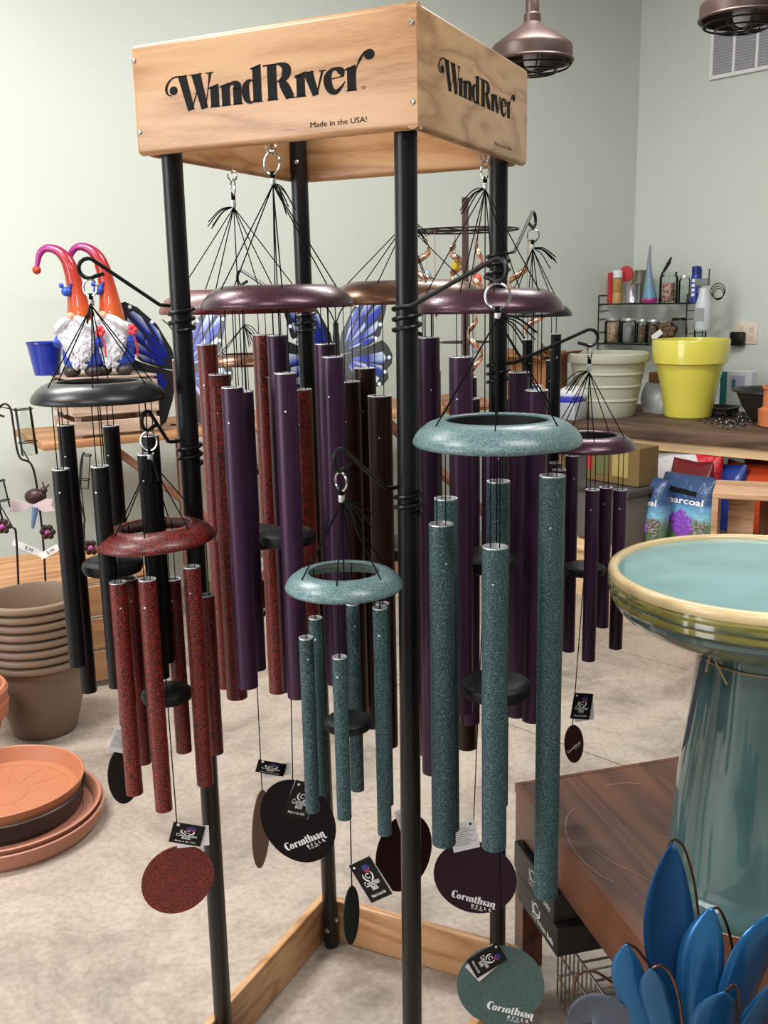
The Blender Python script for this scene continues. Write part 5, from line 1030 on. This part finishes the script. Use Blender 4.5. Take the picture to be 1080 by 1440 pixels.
m = MB(); m.box(b0 + kE * .36 + kN * (KD - .02) + UZ * (z1 - .012) / 2, kE * .18, kN * .01, UZ * (z1 - .012) / 2); m.build('back_board', M_brace, T, smooth=0)
m = MB(); m.box(b0 + kE * KL / 2 + kN * KD / 2 + UZ * .012, kE * KL / 2, kN * KD / 2, UZ * .012); m.build('bottom_board', M_crate2, T, smooth=0)
# ------------------------------------------------------------------ table at the lower right
ZT = .45
t0 = atz(724, 1101, ZT); t1 = atz(905, 1330, ZT); t2 = atz(965, 1062, ZT); TE = nrm(t1 - t0); TB = nrm(t2 - t0); TL, TW = 1.12, 1.15
T = thing('low_table', 'low walnut table with a deep apron at the lower right', 'table', V(t0[0], t0[1], 0)); TABLE = T
def para(name, a0, a1, b0, b1, z0, z1, mat, sm=0):
    m = MB(); m.box(t0 * V(1, 1, 0) + TE * (a0 + a1) / 2 + TB * (b0 + b1) / 2 + UZ * (z0 + z1) / 2, TE * (a1 - a0) / 2, TB * (b1 - b0) / 2, UZ * (z1 - z0) / 2); return m.build(name, mat, T, smooth=sm)
para('top_frame', 0, TL, 0, .012, ZT - .022, ZT, M_mahog)
para('top_frame', 0, .012, .0125, TW, ZT - .022, ZT, M_mahog)
para('top_panel', .0125, TL, .0125, TW, ZT - .022, ZT - .0005, M_walnut)
AP = .115
para('apron', 0.002, TL, .002, .022, ZT - AP, ZT - .022, M_mahog); para('apron', .003, .022, .022, TW, ZT - AP, ZT - .022, M_mahog)
for a, b in ((.002, .002), (TL - .06, .03), (.03, TW - .06)):
    para('leg', a, a + .05, b, b + .05, 0, ZT - AP, M_mahog)
M_scr = plain('scratch', (160, 122, 100), .7)
for pts in ([(808, 1136), (797, 1150), (797, 1175), (815, 1205), (840, 1228), (862, 1240)], [(834, 1194), (860, 1212), (890, 1226), (916, 1240)], [(848, 1106), (875, 1101), (902, 1102)], [(928, 1176), (938, 1179), (944, 1177)]):
    m = MB(); P = [atz(x, y, ZT + .0002) for x, y in catmull([V(*q) for q in pts], 6)]; strip(m, [(p[0], p[1], 0.0012 + .0014 * abs(math.sin(i * 1.3))) for i, p in enumerate(P)], lambda x, y: V(x, y, ZT + .0002), 2); m.build('scratch', M_scr, T, smooth=0)
# black cartons on a wire basket below the table edge
k0 = atz(727, 1262, .19); k1 = atz(783, 1347, .19); KE2 = nrm(k1 - k0); KL2 = np.linalg.norm(k1 - k0); KN2 = V(-KE2[1], KE2[0], 0); KN2 = KN2 if KN2[0] > 0 else -KN2
M_cartonbk = plain('carton_black', (36, 31, 31), .4)
for k, lb in ((0, 'lower black chime carton with white print under the table edge'), (1, 'upper black chime carton with white print under the table edge')):
    z0 = .19 + k * .068; q = k0 * V(1, 1, 0) + KE2 * KL2 / 2 + KN2 * .09 + KE2 * (-.02 * k); T = thing('chime_carton', lb, 'box', V(q[0], q[1], z0), 'black chime cartons')
    m = MB(); m.rbox(q + UZ * (z0 + .033), KE2 * KL2 / 2, KN2 * .09, UZ * .033, .002, 1); m.build('body', M_cartonbk, T, smooth=0)
    put = lambda x, y: q - KN2 * .0906 + KE2 * x + UZ * (z0 + y)
    m = MB(); addtext(m, 'Corinthian Bells', put, .035, .014, .02, .9); ringl(m, .0, .042, .014, .014, .004, .004, put, 30, 330)
    for sg in (-1, 1): strip(m, [(sg * .006, .026, .004), (sg * .018, .034, .006), (sg * .02, .05, .005)], put, 4)
    m.build('carton_lettering', M_white, T, smooth=0)
bc = k1 * V(1, 1, 0) + KN2 * .05 + KE2 * .04
T = thing('wire_basket', 'chrome wire basket on the floor under the black cartons', 'basket', V(bc[0], bc[1], 0))
m = MB(); 
for z in (.006, .06, .12, .18):
    P = [k0 * V(1, 1, 0) + KE2 * .12 + KN2 * .05 + UZ * z, k1 * V(1, 1, 0) + KE2 * .12 + KN2 * .05 + UZ * z, k1 * V(1, 1, 0) + KE2 * .12 + KN2 * .2 + UZ * z, k0 * V(1, 1, 0) + KE2 * .12 + KN2 * .2 + UZ * z]; m.tube(P + [P[0]], .003, 6)
m.build('hoop', M_screw, T); m = MB(); L2 = KL2 + .12
for k in range(12):
    a = .12 + (L2 - .12) * k / 11
    for b in (.05, .2): m.tube([k0 * V(1, 1, 0) + KE2 * a + KN2 * b + UZ * .004, k0 * V(1, 1, 0) + KE2 * a + KN2 * b + UZ * .182], .002, 5)
    if k % 3 == 0: m.tube([k0 * V(1, 1, 0) + KE2 * a + KN2 * .05 + UZ * .183, k0 * V(1, 1, 0) + KE2 * a + KN2 * .2 + UZ * .183], .003, 5)
for b in (.08, .11, .14, .17): m.tube([k0 * V(1, 1, 0) + KE2 * L2 + KN2 * b + UZ * .004, k0 * V(1, 1, 0) + KE2 * L2 + KN2 * b + UZ * .182], .002, 5)
m.build('upright_wires', M_screw, T)
# ------------------------------------------------------------------ birdbath
BBD = 1.66; bc = at(1076, 806, BBD); ZR = bc[2]; B0 = V(bc[0], bc[1], ZT)
def glaze(name, bowl):
    m, nt, b = _new(name); tc = N(nt, 'ShaderNodeTexCoord'); mp = N(nt, 'ShaderNodeMapping'); mp.inputs['Scale'].default_value = (1, 1, 1) if bowl else (5, 5, .5); nt.links.new(tc.outputs['Object'], mp.inputs[0])
    n1 = N(nt, 'ShaderNodeTexNoise'); n1.inputs['Scale'].default_value = 6 if bowl else 2.2; n1.inputs['Detail'].default_value = 5; n1.inputs['Distortion'].default_value = .6; nt.links.new(mp.outputs[0], n1.inputs['Vector'])
    r = ramp(nt, [(.2, (112, 158, 160)), (.55, (122, 168, 170)), (.8, (140, 182, 182))] if bowl else [(.2, (58, 86, 86)), (.45, (78, 110, 110)), (.62, (88, 120, 118)), (.68, (112, 140, 134)), (.72, (86, 118, 116)), (.9, (98, 130, 127))])
    nt.links.new(n1.outputs['Fac'], r.inputs['Fac']); nt.links.new(r.outputs['Color'], b.inputs['Base Color']); b.inputs['Roughness'].default_value = .12; b.inputs['Coat Weight'].default_value = .6; b.inputs['Coat Roughness'].default_value = .04; return m
M_bowl = glaze('glaze_bowl', True); M_ped = glaze('glaze_pedestal', False); M_rimc = plain('glaze_cream', (226, 200, 150), .3, coat=.4, var=.05, vscale=12)
def bands():
    m, nt, b = _new('glaze_bands'); tc = N(nt, 'ShaderNodeTexCoord'); sp = N(nt, 'ShaderNodeSeparateXYZ'); nt.links.new(tc.outputs['Object'], sp.inputs[0]); nz = N(nt, 'ShaderNodeTexNoise'); nz.inputs['Scale'].default_value = 14; nt.links.new(tc.outputs['Object'], nz.inputs['Vector'])
    ma = N(nt, 'ShaderNodeMath', operation='MULTIPLY_ADD'); ma.inputs[1].default_value = .012; nt.links.new(nz.outputs['Fac'], ma.inputs[0]); nt.links.new(sp.outputs['Z'], ma.inputs[2])
    mr = N(nt, 'ShaderNodeMapRange'); mr.inputs['From Min'].default_value = -.085; mr.inputs['From Max'].default_value = .006; nt.links.new(ma.outputs[0], mr.inputs['Value'])
    r = ramp(nt, [(0, (92, 98, 60)), (.2, (112, 112, 66)), (.34, (92, 110, 104)), (.46, (70, 92, 96)), (.55, (128, 124, 62)), (.62, (148, 138, 70)), (.68, (62, 78, 66)), (.76, (134, 130, 66)), (.86, (150, 142, 78)), (.92, (58, 76, 66)), (1, (90, 100, 84))]); nt.links.new(mr.outputs['Result'], r.inputs['Fac']); nt.links.new(r.outputs['Color'], b.inputs['Base Color']); b.inputs['Roughness'].default_value = .14; b.inputs['Coat Weight'].default_value = .5; return m
M_bands = bands()
T = thing('birdbath', 'glazed ceramic birdbath with a teal bowl and cream rim on the low table', 'birdbath', V(bc[0], bc[1], ZR)); RB = 216 * pxs(bc)
m = MB(); m.lathe([(RB * r, z) for r, z in [(.935, .0), (.925, -.005), (.885, -.026), (.80, -.046), (.6, -.062), (.45, -.068), (.43, -.071), (.2, -.073), (0, -.073)]][::-1], bc, 72); m.f = [f[::-1] if False else f for f in m.f]; m.build('basin', M_bowl, T, smooth=60)
m = MB(); m.lathe([(RB * .93, -.003), (RB * .935, .004), (RB * .95, .008), (RB * .985, .007), (RB * .998, .001), (RB, -.006), (RB * .992, -.011)], bc, 72); m.f = [f for f in m.f if len(f) < 10]; m.build('rim', M_rimc, T, smooth=60)
m = MB(); m.lathe([(RB * r, z) for r, z in [(.992, -.010), (1.0, -.016), (.99, -.022), (.995, -.030), (.978, -.036), (.982, -.044), (.955, -.052), (.95, -.060), (.90, -.074), (.80, -.092), (.66, -.108), (.5, -.118), (.4, -.12), (0, -.12)]], bc, 72); m.build('bowl_underside', M_bands, T, smooth=25)
RP = 85 * pxs(at(1076, 910, BBD)); RBt = .150
hp = ZR - .12 - ZT
m = MB(); m.lathe([(RBt * .97, 0), (RBt, .004), (RBt * 1.01, .02), (RBt * .985, .04), (RBt * .96, .046), (RBt * .955, .07), (RBt * .90, .2), (RP * 1.08, hp * .72), (RP, hp * .95), (RP * 1.0, hp)], V(bc[0], bc[1], ZT + .001), 64); m.build('pedestal', M_ped, T, smooth=60)
m = MB(); m.lathe([(RBt * .96, -.0), (RBt * .99, .0), (RBt * 1.0, .005)], V(bc[0], bc[1], ZT + .0005), 64); m.f = [f for f in m.f if len(f) < 10]; m.build('foot_ring', M_rimc, T)
M_twine = plain('raffia', (186, 156, 120), .8)
m = MB(); zt_ = ZR - .15; m.torus(V(bc[0], bc[1], zt_), RP + .003, .0018, V(.04, 0, 1), 48, 5); kp = at(1000, 915, BBD - .11)
for P in ([(1000, 915), (992, 905), (989, 898)], [(1000, 915), (1006, 930), (1012, 942)], [(1000, 915), (1008, 934), (1022, 962)], [(1000, 915), (1020, 912), (1046, 907)], [(1000, 915), (995, 935), (993, 945)]):
    m.tube(catmull([at(x, y, BBD - .12 + i * .004) for i, (x, y) in enumerate(P)], 5), .0016, 5)
m.build('raffia_tie', M_twine, T)
ta, tb = at(988, 926, BBD - .09), at(963, 1048, BBD - .09); e = ta - tb; Ln = np.linalg.norm(e); e /= Ln; u = nrm(V(.5, .86, 0)); m = MB(); m.prism([(-.025, 0), (.025, 0), (.025, Ln), (-.025, Ln)], tb, u, e, nrm(np.cross(u, e)), .0008); m.build('swing_tag', plain('tag_lilac', (128, 128, 150), .4), T, smooth=0)
# ------------------------------------------------------------------ blue metal agave
M_leaf = plain('leaf_blue', (38, 98, 146), .24, .5, var=.18, vscale=14); M_leafd = plain('leaf_deep', (24, 66, 108), .34, .5, var=.2, vscale=12); M_leafg = plain('leaf_slate', (86, 92, 106), .45, .4, var=.1, vscale=10)
ab = at(985, 1560, 1.20); ab = V(ab[0], ab[1], ZT + .001)
T = thing('metal_agave', 'blue sheet metal agave with copper stems at the lower right corner', 'metal plant', ab)
def leaf(tip, mid, wpx, base, mat, dt, cup=.25, wire=None, yaw=0.):
    a = at(*base, 1.2); mm = at(mid[0], mid[1], 1.2 + dt * .5); t = at(*tip, 1.2 + dt); a[2] = max(a[2], ZT + .02); P = catmull([a, mm, t], 10); s = pxs(mm); W = wpx / 2 * s; n = len(P); vs = []; k = 7
    for i, p in enumerate(P):
        q = i / (n - 1); tang = nrm(P[min(i + 1, n - 1)] - P[max(i - 1, 0)]); side = nrm(np.cross(tang, V(math.sin(yaw), math.cos(yaw), 0))); nn = np.cross(side, tang)
        w = W * (math.sin(PI * min(1, .12 + .88 * q) ** 1.15) ** .75 if q < .999 else .0) * (1 if q < .97 else .75)
        w = max(w, W * .02)
        for j in range(k): v = -1 + 2 * j / (k - 1); vs.append(p + side * w * v + nn * (cup * w * (v * v)))
    m = MB(); m.add(vs, [(i * k + j, i * k + j + 1, (i + 1) * k + j + 1, (i + 1) * k + j) for i in range(n - 1) for j in range(k - 1)]); o = m.build('leaf', mat, T, smooth=60); sm = o.modifiers.new('s', 'SOLIDIFY'); sm.thickness = .0016
    if wire:
        m = MB(); m.tube(catmull([at(x, y, 1.2 + dt + .012) for x, y in wire], 6), .0021, 7); m.build('stem_wire', M_copperwire, T)
leaf((945, 1184), (938, 1310), 76, (975, 1500), M_leafd, .10, -.25, [(940, 1192), (948, 1181), (962, 1192), (975, 1235), (982, 1285), (986, 1340)], -.1)
leaf((1001, 1275), (984, 1365), 62, (975, 1510), M_leaf, .02, .25, [(1000, 1278), (1012, 1279), (1025, 1310), (1033, 1360), (1036, 1440)], .35)
leaf((880, 1327), (886, 1385), 46, (925, 1510), M_leaf, .0, .2, [(880, 1327), (894, 1333), (908, 1350), (920, 1366)], .2)
leaf((915, 1361), (922, 1410), 40, (950, 1520), M_leaf, -.05, .2, [(918, 1362), (930, 1358), (944, 1372), (955, 1405), (960, 1445)], .3)
leaf((1105, 1275), (1058, 1360), 92, (1010, 1510), M_leaf, .03, .2, None, -.5)
leaf((1018, 1394), (1005, 1440), 64, (990, 1530), M_leaf, -.06, .2, [(1020, 1396), (1031, 1385), (1038, 1400), (1036, 1450)], .1)
leaf((1100, 1370), (1070, 1430), 60, (1010, 1530), M_leaf, -.05, .2, None, -.3)
leaf((798, 1436), (845, 1422), 60, (930, 1500), M_leafg, .02, -.15, [(806, 1400), (812, 1372), (835, 1366), (862, 1382)], 0)
leaf((1050, 1470), (1030, 1480), 50, (1000, 1540), M_leaf, -.12, .2)
m = MB(); m.lathe([(0, 0), (.07, 0), (.075, .01), (.06, .05), (.03, .08), (0, .08)], ab, 24); m.build('base', M_leafg, T)
